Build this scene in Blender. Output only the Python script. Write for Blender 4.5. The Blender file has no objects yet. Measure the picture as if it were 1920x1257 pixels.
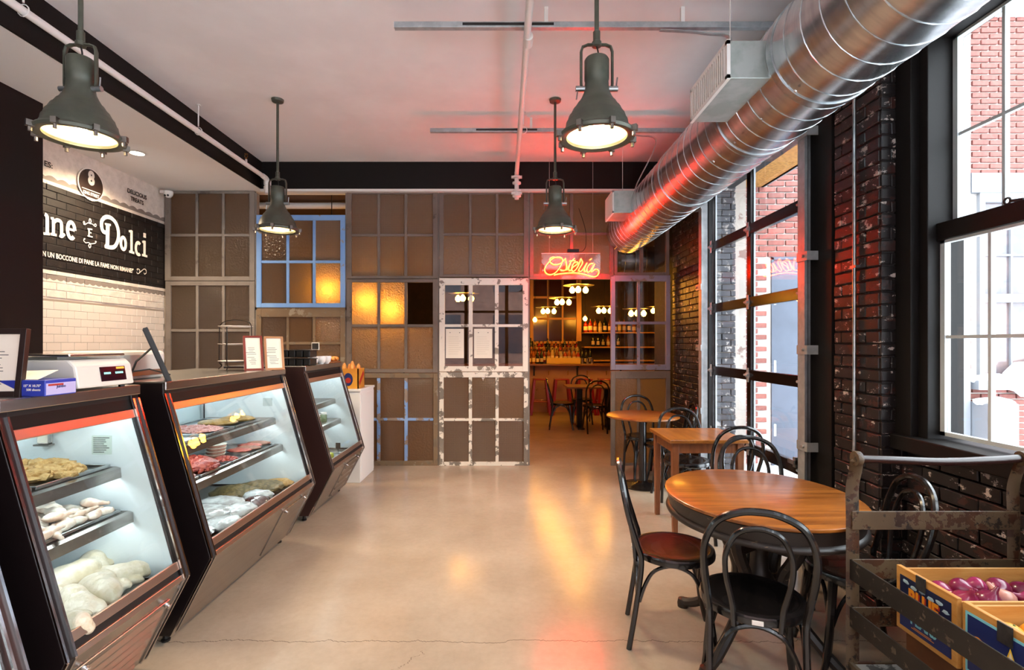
import bpy, bmesh, math, random
from mathutils import Vector, Matrix, noise
random.seed(7)
scene = bpy.context.scene
COL = scene.collection
F, CX, CY, CH = 960.0, 950.0, 645.0, 1.5      # focal length in px, vanishing point, camera height

# ------------------------------------------------------------------ camera
cam_d = bpy.data.cameras.new('camera'); cam = bpy.data.objects.new('camera', cam_d); COL.objects.link(cam)
cam_d.sensor_width = 36.0; cam_d.lens = 36.0*F/1920.0
cam.location = (0, 0, CH); cam.rotation_euler = (math.pi/2, 0, 0)
cam_d.shift_x = (960.0-CX)/1920.0; cam_d.shift_y = (CY-628.5)/1920.0
cam_d.clip_start = .05; cam_d.clip_end = 200
scene.camera = cam
# ------------------------------------------------------------------ world (overcast winter sky) and exposure
SKY = 8.2
w = bpy.data.worlds.new('world'); scene.world = w; w.use_nodes = True
bg = w.node_tree.nodes['Background']; bg.inputs[0].default_value = (.86, .93, 1.0, 1); bg.inputs[1].default_value = SKY
vs = scene.view_settings
vs.view_transform = 'Standard'; vs.look = 'None'; vs.gamma = 1.0; vs.use_curve_mapping = False
vs.exposure = 0.55
cy = scene.cycles
cy.use_denoising = True
cy.max_bounces = 8; cy.diffuse_bounces = 4; cy.glossy_bounces = 4; cy.transmission_bounces = 6; cy.transparent_max_bounces = 16
cy.caustics_reflective = False; cy.caustics_refractive = False
cy.sample_clamp_indirect = 6.0
def portal(loc, rot, sx, sy):
    d = bpy.data.lights.new('daylight_portal', 'AREA'); d.shape = 'RECTANGLE'; d.size = sx; d.size_y = sy
    o = bpy.data.objects.new('daylight_portal', d); COL.objects.link(o); o.location = loc; o.rotation_euler = rot
    d.cycles.is_portal = True
portal((2.6, 1.0, 2.0), (0, math.pi/2, 0), 2.3, 3.4)
portal((2.6, 4.34, 1.6), (0, math.pi/2, 0), 3.1, 1.7)
portal((-.6, -3.0, 1.9), (math.pi/2, 0, 0), 5.6, 3.0)
SP = dict(pendant=66.0, lens=60.0, neon=180.0, case=16.0, bulb=58.0, down=210.0)

# ------------------------------------------------------------------ geometry helpers
def PX(x, y, Y):
    return Vector(((x-CX)*Y/F, Y, CH+(CY-y)*Y/F))
def lin(h):
    h = h.lstrip('#'); v = [int(h[i:i+2], 16)/255 for i in (0, 2, 4)]
    return tuple(((c+.055)/1.055)**2.4 if c > .04045 else c/12.92 for c in v)
def catmull(pts, n=8, closed=False):
    P = [Vector(p) for p in pts]; out = []; m = len(P)
    rng = range(m if closed else m-1)
    for i in rng:
        if closed: a, b, c, d = P[(i-1) % m], P[i], P[(i+1) % m], P[(i+2) % m]
        else: a, b, c, d = P[max(i-1, 0)], P[i], P[i+1], P[min(i+2, m-1)]
        for k in range(n):
            t = k/n
            out.append(.5*((2*b)+(c-a)*t+(2*a-5*b+4*c-d)*t*t+(3*b-a-3*c+d)*t**3))
    if not closed: out.append(P[-1].copy())
    return out
class MB:
    def __init__(s): s.v = []; s.f = []; s.mi = []; s.cur = 0
    def add(s, vs, fs):
        o = len(s.v); s.v += [Vector(p) for p in vs]
        for f in fs: s.f.append([i+o for i in f]); s.mi.append(s.cur)
        return s
    def box(s, x0, x1, y0, y1, z0, z1):
        return s.add([(x0,y0,z0),(x1,y0,z0),(x1,y1,z0),(x0,y1,z0),(x0,y0,z1),(x1,y0,z1),(x1,y1,z1),(x0,y1,z1)],
            [(0,3,2,1),(4,5,6,7),(0,1,5,4),(1,2,6,5),(2,3,7,6),(3,0,4,7)])
    def obox(s, c, ax, ay, az, hx, hy, hz):      # oriented box, half sizes
        c = Vector(c); ax = Vector(ax).normalized()*hx; ay = Vector(ay).normalized()*hy; az = Vector(az).normalized()*hz
        pts = [c+sx*ax+sy*ay+sz*az for sz in (-1,1) for sx, sy in ((-1,-1),(1,-1),(1,1),(-1,1))]
        return s.add(pts, [(0,3,2,1),(4,5,6,7),(0,1,5,4),(1,2,6,5),(2,3,7,6),(3,0,4,7)])
    def bar(s, a, b, w, h, up=(0,0,1)):
        a = Vector(a); b = Vector(b); d = b-a; up = Vector(up); side = d.cross(up)
        if side.length < 1e-6: side = d.cross(Vector((1,0,0)))
        u2 = side.cross(d)
        return s.obox((a+b)/2, d, side, u2, d.length/2, w/2, h/2)
    def tube(s, pts, r, n=8, closed=False, caps=True, flat=None, up=None):
        P = [Vector(p) for p in pts]; m = len(P)
        R = r if isinstance(r, (list, tuple)) else [r]*m
        t0 = (P[1]-P[0]).normalized()
        a = Vector(up) if up else (Vector((0,0,1)) if abs(t0.z) < .9 else Vector((1,0,0)))
        nrm = (a - t0*a.dot(t0)).normalized(); base = len(s.v); fl = flat or 1.0
        for i in range(m):
            if closed: t = (P[(i+1) % m]-P[i-1]).normalized()
            else: t = (P[min(i+1, m-1)]-P[max(i-1, 0)]).normalized()
            nrm = (nrm - t*nrm.dot(t))
            nrm = nrm.normalized() if nrm.length > 1e-8 else t.orthogonal().normalized()
            b = t.cross(nrm)
            for k in range(n):
                q = 2*math.pi*(k+.5)/n
                s.v.append(P[i]+(nrm*math.cos(q)*fl+b*math.sin(q))*R[i])
        for i in range(m if closed else m-1):
            j = (i+1) % m
            for k in range(n):
                s.f.append([base+i*n+k, base+i*n+(k+1) % n, base+j*n+(k+1) % n, base+j*n+k]); s.mi.append(s.cur)
        if caps and not closed:
            s.f.append([base+k for k in range(n)][::-1]); s.mi.append(s.cur)
            s.f.append([base+(m-1)*n+k for k in range(n)]); s.mi.append(s.cur)
        return s
    def lathe(s, prof, c=(0,0,0), n=24, ax=Vector((0,0,1)), sx=1.0, sy=1.0, cap=True):
        c = Vector(c); ax = Vector(ax).normalized(); u = ax.orthogonal().normalized()
        if abs(ax.z) > .99: u = Vector((1,0,0))
        v = ax.cross(u); base = len(s.v)
        for r, z in prof:
            for k in range(n):
                q = 2*math.pi*k/n
                s.v.append(c+ax*z+u*(r*math.cos(q)*sx)+v*(r*math.sin(q)*sy))
        for i in range(len(prof)-1):
            for k in range(n):
                s.f.append([base+i*n+k, base+i*n+(k+1) % n, base+(i+1)*n+(k+1) % n, base+(i+1)*n+k]); s.mi.append(s.cur)
        if cap:
            s.f.append([base+k for k in range(n)][::-1]); s.mi.append(s.cur)
            s.f.append([base+(len(prof)-1)*n+k for k in range(n)]); s.mi.append(s.cur)
        return s
    def cyl(s, a, b, r, n=12):
        return s.tube([a, b], r, n)
    def prism(s, poly, d):                        # planar polygon (3D points) swept by vector d
        d = Vector(d); P = [Vector(p) for p in poly]; n = len(P)
        return s.add(P+[p+d for p in P], [list(range(n))[::-1], list(range(n, 2*n))]+[[i, (i+1) % n, n+(i+1) % n, n+i] for i in range(n)])
    def quad(s, a, b, c, d): return s.add([a,b,c,d], [(0,1,2,3)])
    def mesh(s, name, mats, smooth=False, off=Vector((0,0,0)), bevel=0):
        me = bpy.data.meshes.new(name)
        me.from_pydata([tuple(v-off) for v in s.v], [], s.f)
        for m in (mats if isinstance(mats, (list, tuple)) else [mats]): me.materials.append(m)
        if any(s.mi): me.polygons.foreach_set('material_index', s.mi)
        bm = bmesh.new(); bm.from_mesh(me)
        bmesh.ops.recalc_face_normals(bm, faces=bm.faces)
        if bevel:
            es = [e for e in bm.edges if len(e.link_faces) == 2 and e.calc_face_angle(0) > .6]
            bmesh.ops.bevel(bm, geom=es, offset=bevel, segments=2, affect='EDGES', profile=.5, clamp_overlap=True)
        if smooth:
            for f in bm.faces: f.smooth = True
            for e in bm.edges:
                if len(e.link_faces) == 2 and e.calc_face_angle(0) > .75: e.smooth = False
        bm.to_mesh(me); bm.free()
        me.update()
        return me
    def build(s, name, mat, parent=None, smooth=False, bevel=0, loc=None):
        off = rloc(parent) if parent else (Vector(loc) if loc else Vector((0,0,0)))
        me = s.mesh(name, mat, smooth, off, bevel)
        return link(name, me, parent, loc if not parent else None)
def rloc(p):
    while p.parent: p = p.parent
    return Vector(p.location)
def link(name, data, parent=None, loc=None):
    o = bpy.data.objects.new(name, data); COL.objects.link(o)
    if loc: o.location = loc
    if parent: o.parent = parent
    return o
def tag(o, label, cat, group=None):
    o['label'] = label; o['category'] = cat
    if group: o['group'] = group
    return o
def stuff(o): o['kind'] = 'stuff'; return o
def struct(o, label=None):
    o['kind'] = 'structure'
    if label: o['label'] = label
    return o
def thing(name, label, cat, loc=(0,0,0), group=None):
    o = bpy.data.objects.new(name, None); COL.objects.link(o); o.location = loc; o.empty_display_size = .05
    return tag(o, label, cat, group)
def copy_tree(o, parent=None, loc=None, rotz=None, label=None, group=None, mats=None):
    c = o.copy(); COL.objects.link(c); c.parent = parent
    if loc is not None: c.location = loc
    if rotz is not None: c.rotation_euler = (c.rotation_euler[0], c.rotation_euler[1], rotz)
    if label: c['label'] = label
    if group: c['group'] = group
    for ch in list(o.children): copy_tree(ch, c)
    return c
def text_mesh(s, size=1.0, bold=0.0, depth=0.0, spacing=1.0):
    cu = bpy.data.curves.new('lettering', 'FONT'); cu.body = s; cu.size = size; cu.offset = bold; cu.extrude = depth
    cu.space_character = spacing; cu.resolution_u = 3
    o = bpy.data.objects.new('lettering', cu); COL.objects.link(o)
    dg = bpy.context.evaluated_depsgraph_get()
    me = bpy.data.meshes.new_from_object(o.evaluated_get(dg))
    bpy.data.objects.remove(o); bpy.data.curves.remove(cu)
    return me
def text(name, s, mat, parent, origin, xd, up, width=None, height=None, bold=0.0, depth=.0006, align='L', spacing=1.0):
    me = text_mesh(s, 1.0, bold, .01, spacing)
    vs_ = [v.co.copy() for v in me.vertices]
    x0 = min(v.x for v in vs_); x1 = max(v.x for v in vs_); y0 = min(v.y for v in vs_); y1 = max(v.y for v in vs_)
    sx = (width/(x1-x0)) if width else None; sy = (height/(y1-y0)) if height else None
    sx = sx or sy; sy = sy or sx
    xd = Vector(xd).normalized(); up = Vector(up).normalized(); nz = xd.cross(up).normalized()
    org = Vector(origin) - rloc(parent)
    ox = {'L': x0, 'C': (x0+x1)/2, 'R': x1}[align]
    for v in me.vertices:
        v.co = org + xd*((v.co.x-ox)*sx) + up*((v.co.y-y0)*sy) + nz*(v.co.z/.01*depth)
    me.materials.clear(); me.materials.append(mat)
    return link(name, me, parent)
def ribbon(mb, pts, wd, nrm, lift):
    """flat painted brush stroke of width wd lying on a surface with normal nrm"""
    P = [Vector(p) for p in pts]; nrm = Vector(nrm); m = len(P); L = []; R = []
    W = wd if isinstance(wd, (list, tuple)) else [wd]*m
    for i in range(m):
        t = (P[min(i+1, m-1)]-P[max(i-1, 0)]).normalized(); b = nrm.cross(t)
        L.append(P[i]+b*W[i]/2+nrm*lift); R.append(P[i]-b*W[i]/2+nrm*lift)
    mb.add(L+R, [(i, i+1, m+i+1, m+i) for i in range(m-1)])
def blob(mb, c, r, sub=2, amp=.15, fr=3.0, seed=0, rot=None):
    bm = bmesh.new(); bmesh.ops.create_icosphere(bm, subdivisions=sub, radius=1.0)
    r = Vector(r) if not isinstance(r, (int, float)) else Vector((r, r, r)); so = Vector((seed*3.1, seed*1.7, -seed*2.3))
    M = rot or Matrix.Identity(3); vs_ = []
    for v in bm.verts:
        d = v.co.copy(); k = 1+amp*noise.noise(d*fr+so)
        vs_.append(Vector(c)+M @ Vector((d.x*r.x*k, d.y*r.y*k, d.z*r.z*k)))
    fs = [[v.index for v in f.verts] for f in bm.faces]
    bm.verts.index_update(); mb.add(vs_, fs); bm.free()
def remeshed(mb, name, mat, voxel, smooth_it=4):
    me = mb.mesh(name, mat); o = bpy.data.objects.new(name, me); COL.objects.link(o)
    m = o.modifiers.new('r', 'REMESH'); m.mode = 'VOXEL'; m.voxel_size = voxel; m.use_smooth_shade = True
    s = o.modifiers.new('s', 'SMOOTH'); s.iterations = smooth_it; s.factor = .5
    dg = bpy.context.evaluated_depsgraph_get(); out = bpy.data.meshes.new_from_object(o.evaluated_get(dg))
    bpy.data.objects.remove(o)
    out.materials.clear(); out.materials.append(mat); out.name = name
    return out

# ------------------------------------------------------------------ materials
def nodes(name):
    m = bpy.data.materials.new(name); m.use_nodes = True; nt = m.node_tree; nt.nodes.clear()
    out = nt.nodes.new('ShaderNodeOutputMaterial')
    def N(t, **kw):
        n = nt.nodes.new('ShaderNode'+t)
        for k, v in kw.items():
            if k.startswith('i_'): n.inputs[k[2:]].default_value = v
            elif k[0] == 'n' and k[1:].isdigit(): n.inputs[int(k[1:])].default_value = v
            else: setattr(n, k, v)
        return n
    return m, nt, N, out
def c4(c): return (lin(c) if isinstance(c, str) else tuple(c))+(1,)
def ramp(N, stops):
    r = N('ValToRGB'); e = r.color_ramp.elements
    while len(e) < len(stops): e.new(.5)
    for el, (p, c) in zip(e, stops): el.position = p; el.color = c4(c) if isinstance(c, str) else (c, c, c, 1)
    return r
def pm(name, col, rough=.5, metal=0.0, col2=None, scale=6.0, detail=4.0, lo=.4, hi=.6, bump=0.0, bscale=None, coat=0.0, stretch=(1,1,1),
       emit=None, estr=0.0, spec=.5, objrand=0.0, sheen=0.0, sss=0.0):
    m, nt, N, out = nodes(name); L = nt.links.new
    b = N('BsdfPrincipled'); L(b.outputs[0], out.inputs[0])
    b.inputs['Roughness'].default_value = rough; b.inputs['Metallic'].default_value = metal
    b.inputs['Coat Weight'].default_value = coat; b.inputs['Specular IOR Level'].default_value = spec
    if sss: b.inputs['Subsurface Weight'].default_value = sss; b.inputs['Subsurface Radius'].default_value = (.02,.01,.008)
    geo = N('TexCoord'); mp = N('Mapping'); mp.inputs['Scale'].default_value = stretch
    L(geo.outputs['Object'], mp.inputs[0])
    csock = None
    if col2:
        nz = N('TexNoise', i_Scale=scale, i_Detail=detail, i_Roughness=.6); L(mp.outputs[0], nz.inputs['Vector'])
        r = ramp(N, [(lo, col), (hi, col2)]); L(nz.outputs[0], r.inputs[0]); csock = r.outputs[0]
    if objrand:
        oi = N('ObjectInfo'); hs = N('HueSaturation'); mr = N('MapRange'); mr.inputs[3].default_value = 1-objrand; mr.inputs[4].default_value = 1+objrand
        L(oi.outputs['Random'], mr.inputs[0]); L(mr.outputs[0], hs.inputs['Value'])
        if csock: L(csock, hs.inputs['Color'])
        else: hs.inputs['Color'].default_value = c4(col)
        csock = hs.outputs[0]
    if csock: L(csock, b.inputs['Base Color'])
    else: b.inputs['Base Color'].default_value = c4(col)
    if bump:
        n2 = N('TexNoise', i_Scale=bscale or scale*4, i_Detail=3.0); L(mp.outputs[0], n2.inputs['Vector'])
        bp = N('Bump', i_Strength=bump, i_Distance=.01); L(n2.outputs[0], bp.inputs['Height']); L(bp.outputs[0], b.inputs['Normal'])
    if emit:
        b.inputs['Emission Color'].default_value = c4(emit); b.inputs['Emission Strength'].default_value = estr
    return m
def emis(name, col, s):
    m, nt, N, out = nodes(name); e = N('Emission'); e.inputs[0].default_value = c4(col); e.inputs[1].default_value = s
    nt.links.new(e.outputs[0], out.inputs[0]); return m
def schlick(N, L, nrm=None):
    lw = N('LayerWeight', i_Blend=.5); p = N('Math', operation='POWER'); p.inputs[1].default_value = 5.0
    if nrm: L(nrm, lw.inputs['Normal'])
    q = N('Math', operation='MULTIPLY_ADD'); q.inputs[1].default_value = .92; q.inputs[2].default_value = .06
    L(lw.outputs['Facing'], p.inputs[0]); L(p.outputs[0], q.inputs[0]); return q.outputs[0]
def glass(name, tint=(1,1,1), rough=.0, gain=1.0, base=.0):
    """thin clear pane: see-through with a mirror reflection by the Fresnel law"""
    m, nt, N, out = nodes(name); L = nt.links.new
    t = N('BsdfTransparent'); t.inputs[0].default_value = c4(tint); g = N('BsdfGlossy'); g.inputs['Roughness'].default_value = rough
    fr = schlick(N, L); mt = N('Math', operation='MULTIPLY_ADD'); mt.inputs[1].default_value = gain; mt.inputs[2].default_value = base
    mx = N('MixShader'); L(fr, mt.inputs[0]); L(mt.outputs[0], mx.inputs[0]); L(t.outputs[0], mx.inputs[1]); L(g.outputs[0], mx.inputs[2]); L(mx.outputs[0], out.inputs[0])
    return m
def obscure(name, tint, kind='hammer', clear=.0, bumpk=.4):
    """figured glass: light from behind spreads in it, the front mirrors the room through a dimpled surface"""
    m, nt, N, out = nodes(name); L = nt.links.new
    tc = N('TexCoord')
    if kind == 'hammer': tx = N('TexVoronoi', i_Scale=55.0); hs = tx.outputs['Distance']
    elif kind == 'hex': tx = N('TexVoronoi', i_Scale=80.0, i_Randomness=.12); hs = tx.outputs['Distance']
    else: tx = N('TexNoise', i_Scale=38.0, i_Detail=2.0); hs = tx.outputs[0]
    L(tc.outputs['Object'], tx.inputs['Vector'])
    bp = N('Bump', i_Strength=bumpk, i_Distance=.01); L(hs, bp.inputs['Height'])
    tl = N('BsdfTranslucent'); tl.inputs[0].default_value = c4(tint)
    df = N('BsdfDiffuse'); df.inputs[0].default_value = c4(tint)
    L(bp.outputs[0], tl.inputs['Normal'])
    tr = N('BsdfTransparent'); tr.inputs[0].default_value = c4(tint)
    g = N('BsdfGlossy'); g.inputs['Roughness'].default_value = .12; L(bp.outputs[0], g.inputs['Normal'])
    fr = schlick(N, L, bp.outputs[0])
    m1 = N('MixShader'); m1.inputs[0].default_value = .12; L(tl.outputs[0], m1.inputs[1]); L(df.outputs[0], m1.inputs[2])
    m2 = N('MixShader'); m2.inputs[0].default_value = clear; L(m1.outputs[0], m2.inputs[1]); L(tr.outputs[0], m2.inputs[2])
    m3 = N('MixShader'); L(fr, m3.inputs[0]); L(m2.outputs[0], m3.inputs[1]); L(g.outputs[0], m3.inputs[2])
    L(m3.outputs[0], out.inputs[0]); return m
def worn(name, paint, under, amount=.5, scale=9.0, rough=.6, third=None, stretch=(1,1,1), bump=.3):
    """flaking paint over an under-coat"""
    m, nt, N, out = nodes(name); L = nt.links.new
    b = N('BsdfPrincipled'); b.inputs['Roughness'].default_value = rough; L(b.outputs[0], out.inputs[0])
    g = N('NewGeometry'); mp = N('Mapping'); mp.inputs['Scale'].default_value = stretch; L(g.outputs['Position'], mp.inputs[0])
    n1 = N('TexNoise', i_Scale=scale, i_Detail=6.0, i_Roughness=.65); L(mp.outputs[0], n1.inputs['Vector'])
    r1 = ramp(N, [(amount-.012, 0.0), (amount+.012, 1.0)]); L(n1.outputs[0], r1.inputs[0])
    n2 = N('TexNoise', i_Scale=scale*.35, i_Detail=3.0); L(mp.outputs[0], n2.inputs['Vector'])
    mx = N('Mix', data_type='RGBA'); L(r1.outputs[0], mx.inputs[0])
    def tone(c, k):
        r = ramp(N, [(.3, c), (.75, k)]); L(n2.outputs[0], r.inputs[0]); return r.outputs[0]
    L(tone(*paint) if isinstance(paint, tuple) else tone(paint, paint), mx.inputs[6])
    L(tone(*under) if isinstance(under, tuple) else tone(under, under), mx.inputs[7])
    last = mx.outputs[2]
    if third:
        n3 = N('TexNoise', i_Scale=scale*1.6, i_Detail=5.0, i_Roughness=.7); mp2 = N('Mapping'); mp2.inputs['Location'].default_value = (5.2, 3.3, 1.7)
        L(mp.outputs[0], mp2.inputs[0]); L(mp2.outputs[0], n3.inputs['Vector'])
        r3 = ramp(N, [(third[1]-.01, 0.0), (third[1]+.01, 1.0)]); L(n3.outputs[0], r3.inputs[0])
        m2 = N('Mix', data_type='RGBA'); L(r3.outputs[0], m2.inputs[0]); L(last, m2.inputs[6]); m2.inputs[7].default_value = c4(third[0]); last = m2.outputs[2]
    L(last, b.inputs['Base Color'])
    bp = N('Bump', i_Strength=bump, i_Distance=.004); L(r1.outputs[0], bp.inputs['Height']); bp.invert = True; L(bp.outputs[0], b.inputs['Normal'])
    return m
def wood(name, c1, c2, scale=3.0, rough=.35, axis='X', coat=.3, dist=2.0):
    m, nt, N, out = nodes(name); L = nt.links.new
    b = N('BsdfPrincipled'); b.inputs['Roughness'].default_value = rough; b.inputs['Coat Weight'].default_value = coat; b.inputs['Coat Roughness'].default_value = .15
    L(b.outputs[0], out.inputs[0]); g = N('TexCoord'); mp = N('Mapping')
    st = {'X': (1, 9, 9), 'Y': (9, 1, 9), 'Z': (9, 9, 1)}[axis]; mp.inputs['Scale'].default_value = st; L(g.outputs['Object'], mp.inputs[0])
    n = N('TexNoise', i_Scale=scale, i_Detail=5.0, i_Roughness=.65, i_Distortion=dist*.3); L(mp.outputs[0], n.inputs['Vector'])
    r = ramp(N, [(.32, c1), (.68, c2)]); L(n.outputs[0], r.inputs[0]); L(r.outputs[0], b.inputs['Base Color'])
    bp = N('Bump', i_Strength=.08, i_Distance=.01); L(n.outputs[0], bp.inputs['Height']); L(bp.outputs[0], b.inputs['Normal'])
    return m

ORD = ['first', 'second', 'third', 'fourth', 'fifth', 'sixth', 'seventh', 'eighth']
ORD12 = ORD+['ninth', 'tenth', 'eleventh', 'twelfth']
M = {}
M['ceiling'] = pm('ceiling_paint', '#eeebea', .8, col2='#e6e2e1', scale=1.2, bump=.02)
M['ceiling_low'] = pm('soffit_paint', '#ece6e0', .8)
M['black'] = pm('black_paint', '#0c0807', .6, bump=.03, bscale=40, spec=.25)
M['dark_wall'] = pm('dark_brown_paint', '#150908', .6, bump=.03, bscale=60, spec=.25)
M['white'] = pm('white_enamel', '#e6e2de', .4)
M['liner'] = pm('white_case_liner', '#e8eef0', .3)
M['steel'] = pm('brushed_stainless', '#b6b2ae', .26, 1.0, col2='#aca8a4', scale=3.0, stretch=(1, .1, 14), bump=.01)
M['steel_dark'] = pm('dull_stainless', '#8a837d', .35, 1.0)
M['copper'] = pm('polished_trim', '#c9b2a2', .32, 1.0)
M['zinc'] = pm('dull_zinc_plate', '#b2b6b8', .42, .45, col2='#a0a5a8', scale=14)
M['chrome'] = pm('chrome', '#d8d6d6', .12, 1.0)
M['galv'] = pm('galvanised_steel', '#b8bcbd', .3, 1.0, col2='#9aa0a3', scale=14, bump=.02)
M['galv_box'] = pm('galvanised_sheet', '#a9b2ad', .42, .8, col2='#bcc2bf', scale=10)
M['case_black'] = pm('black_laminate', '#171011', .3)
M['case_brown_reflect'] = pm('brown_laminate_red_reflection', '#3a2522', .3)  # far case's reddish reflection is put into this laminate colour
M['rubber'] = pm('black_plastic', '#0d0c0c', .45)
M['lamp_green'] = pm('olive_grey_enamel', '#55564a', .42, .3, col2='#484a40', scale=8, bump=.02)
M['lamp_in'] = pm('lamp_reflector', '#d8c79c', .35)
M['lens'] = emis('lit_lens', (1.0, .83, .55), SP['lens'])
M['down'] = emis('lit_downlight', (1.0, .86, .62), 12.0)
M['neon'] = emis('neon_tube', (1.0, .014, .0015), SP['neon'])
M['tube'] = emis('case_light_tube', (.86, .97, 1.0), SP['case'])
M['bulb'] = emis('amber_bulb', (1.0, .40, .035), SP['bulb'])
M['ext_white'] = pm('weathered_white_paint', '#8b8e94', .6)
M['clear'] = glass('clear_glass', gain=1.6, base=.0)
M['case_glass'] = glass('case_glass', (.95, .985, .98), gain=.9)
M['window_glass'] = glass('window_glass', (.97, .99, .985))
M['acrylic'] = glass('acrylic_sheet', (.97,.95,.95), gain=1.3, base=.03)
M['see'] = glass('pane_back', gain=0.0)
M['obs_hammer'] = obscure('hammered_glass', '#b09e8c', 'hammer', .0, .9)
M['obs_hex'] = obscure('honeycomb_glass', '#9a8b7c', 'hex', .0, .6)
M['obs_rib'] = obscure('rippled_glass', '#9c8c7a', 'noise', .0, .6)
M['frame_grey'] = worn('weathered_grey_paint', ('#6b625c', '#857b72'), ('#4e453f', '#948a80'), .58, 7)
M['frame_mauve'] = worn('grey_brown_paint', ('#665a52', '#7a6c62'), ('#4a3f37', '#8a7c70'), .6, 7)
M['frame_blue'] = worn('chipped_blue_paint', ('#6b97d6', '#84adde'), ('#b4aca0', '#7d7466'), .64, 8)
M['frame_blue2'] = worn('worn_blue_paint', ('#6c8fc4', '#86a3cf'), ('#7a6857', '#94847a'), .52, 9)
M['frame_brown'] = worn('peeled_brown_wood', ('#6b5640', '#816a50'), ('#978a78', '#55432f'), .56, 8)
M['frame_white'] = worn('peeling_white_paint', ('#e2d8cb', '#efe6da'), ('#7b7066', '#96897c'), .585, 8)
M['frame_white2'] = worn('heavily_peeled_white_paint', ('#ddd3c6', '#e9e0d4'), ('#70665d', '#8b8176'), .50, 8)
M['frame_lav'] = worn('lavender_grey_paint', ('#8d90a8', '#a3a4b8'), ('#7a6f66', '#9a9088'), .6, 8)
M['brick_dark'] = worn('black_painted_brick', ('#110d0e', '#1d1718'), ('#2a1715', '#45231c'), .57, 9, .4, ('#b9aea8', .61), stretch=(1,1,1.6))
M['mortar_dark'] = worn('black_painted_mortar', ('#0f0b0b', '#181213'), ('#5d534c', '#2d2422'), .60, 10, .7)
M['brick_out'] = pm('red_facing_brick', '#7a4640', .85, col2='#85524a', scale=20, objrand=.22, bump=.2)
M['mortar_out'] = pm('pale_lime_mortar', '#b9b1ab', .9)
M['brick_pier'] = worn('flaking_black_brick', ('#2b2b30', '#45454b'), ('#a8a19d', '#77706d'), .58, 10, .8)
M['plaster'] = worn('rough_plaster', ('#8f867f', '#a79e97'), ('#6f4a42', '#857a73'), .60, 6, .85)
M['tile'] = pm('white_glazed_tile', '#eadcd0', .12, objrand=.03)
M['grout'] = pm('grey_grout', '#9b8d82', .85)
M['chair'] = pm('black_lacquer', '#0e0c0c', .24, col2='#181414', scale=9, coat=.3)
M['seat'] = pm('black_seat', '#0b0909', .22, coat=.4)
M['seat_red'] = pm('oxblood_seat', '#3c0d0a', .25, col2='#5a1710', scale=5, coat=.4)
M['table'] = wood('table_top_wood', '#6d3a12', '#a86628', 2.2, .3)
M['table_y'] = wood('square_table_wood', '#703d14', '#a86a2c', 2.2, .3, 'Y')
M['table_leg'] = wood('brown_table_leg', '#6b3a1c', '#8f5530', 3, .4, 'Z')
M['dark_wood'] = worn('dark_worn_wood', ('#1c1512', '#2a201a'), ('#6b5640', '#8a7053'), .64, 6, .4, stretch=(1,1,4))
M['rust'] = worn('rusty_cart_steel', ('#4a3a29', '#635038'), ('#2a180d', '#532f18'), .53, 14, .5, ('#20160f', .61))
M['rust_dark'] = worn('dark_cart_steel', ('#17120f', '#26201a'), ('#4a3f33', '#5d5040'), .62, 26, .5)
M['deck'] = worn('worn_cart_deck', ('#857f78', '#a39d96'), ('#3a3530', '#5d554d'), .56, 12, .5)
M['crate'] = wood('pine_crate', '#b9803a', '#d8a65e', 2.5, .55, 'X', 0)
M['crate_y'] = wood('pine_crate_side', '#b07530', '#d09a52', 2.5, .55, 'Y', 0)
M['onion'] = pm('red_onion_skin', '#6d1238', .22, col2='#8f2a50', scale=9, stretch=(1,1,.15), coat=.3, objrand=.25)
M['onion_pale'] = pm('pale_onion_skin', '#c08a78', .35, col2='#a65a5c', scale=9, stretch=(1,1,.2))
M['onion_root'] = pm('dry_onion_neck', '#b98a72', .7)
M['orange'] = pm('yellow_orange_peel', '#e39a2a', .4, bump=.2, bscale=90)
M['paper'] = pm('cream_paper', '#eee4d4', .7)
M['paper_warm'] = pm('menu_paper', '#f0e2d2', .6, emit=None)
M['ink'] = pm('dark_ink', '#2a2422', .7)
M['navy'] = pm('navy_print', '#17255c', .5)
M['navy_dark'] = pm('dark_navy_print', '#131a3c', .5)
M['cyan'] = pm('pale_cyan_print', '#7cc4d0', .5)
M['cream'] = pm('cream_print', '#efe0b8', .5)
M['redp'] = pm('red_print', '#a5291c', .5)
M['orangep'] = pm('orange_print', '#e08a1e', .5)
M['yellowp'] = pm('yellow_print', '#e8c03a', .5)
M['greenp'] = pm('green_print', '#4f6b22', .5)
M['chalk'] = pm('chalkboard', '#1a1716', .6, col2='#2e2a28', scale=40)
M['letter'] = worn('white_sign_paint', ('#f1e4d8', '#f7ece2'), ('#c5b8ac', '#d8ccc0'), .68, 20, .6)
M['letter_dark'] = pm('black_sign_paint', '#1c1513', .6)
M['bpaint'] = worn('brown_badge_paint', ('#2a1d18', '#3d2a22'), ('#4a352b', '#2a1d18'), .6, 9, .5)
M['frame_wood'] = pm('red_stained_frame', '#7c2a1a', .3, coat=.3)
M['frame_oak'] = pm('light_stained_frame', '#b07a50', .3, coat=.3)
M['blue_box'] = pm('blue_printed_card', '#2c3aa0', .4)
M['lilac'] = pm('lilac_printed_card', '#b9aed6', .4)
M['plastic_white'] = pm('cream_plastic', '#ddd6cb', .35)
M['screen'] = pm('black_display', '#0c0b16', .12)
M['led'] = emis('green_led', (.35, 1.0, .8), 1.6)
M['led_o'] = emis('orange_led', (1.0, .35, .05), 1.6)
M['bar_red'] = pm('red_stool_steel', '#8e1224', .3, .2, coat=.3)
M['bar_front'] = worn('scuffed_bar_panel', ('#b98d7c', '#caa291'), ('#6a4a3e', '#8a6a5c'), .66, 5, .7)
M['bar_top'] = wood('bar_top_wood', '#6a4022', '#8d5a32', 2.0, .35)
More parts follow.
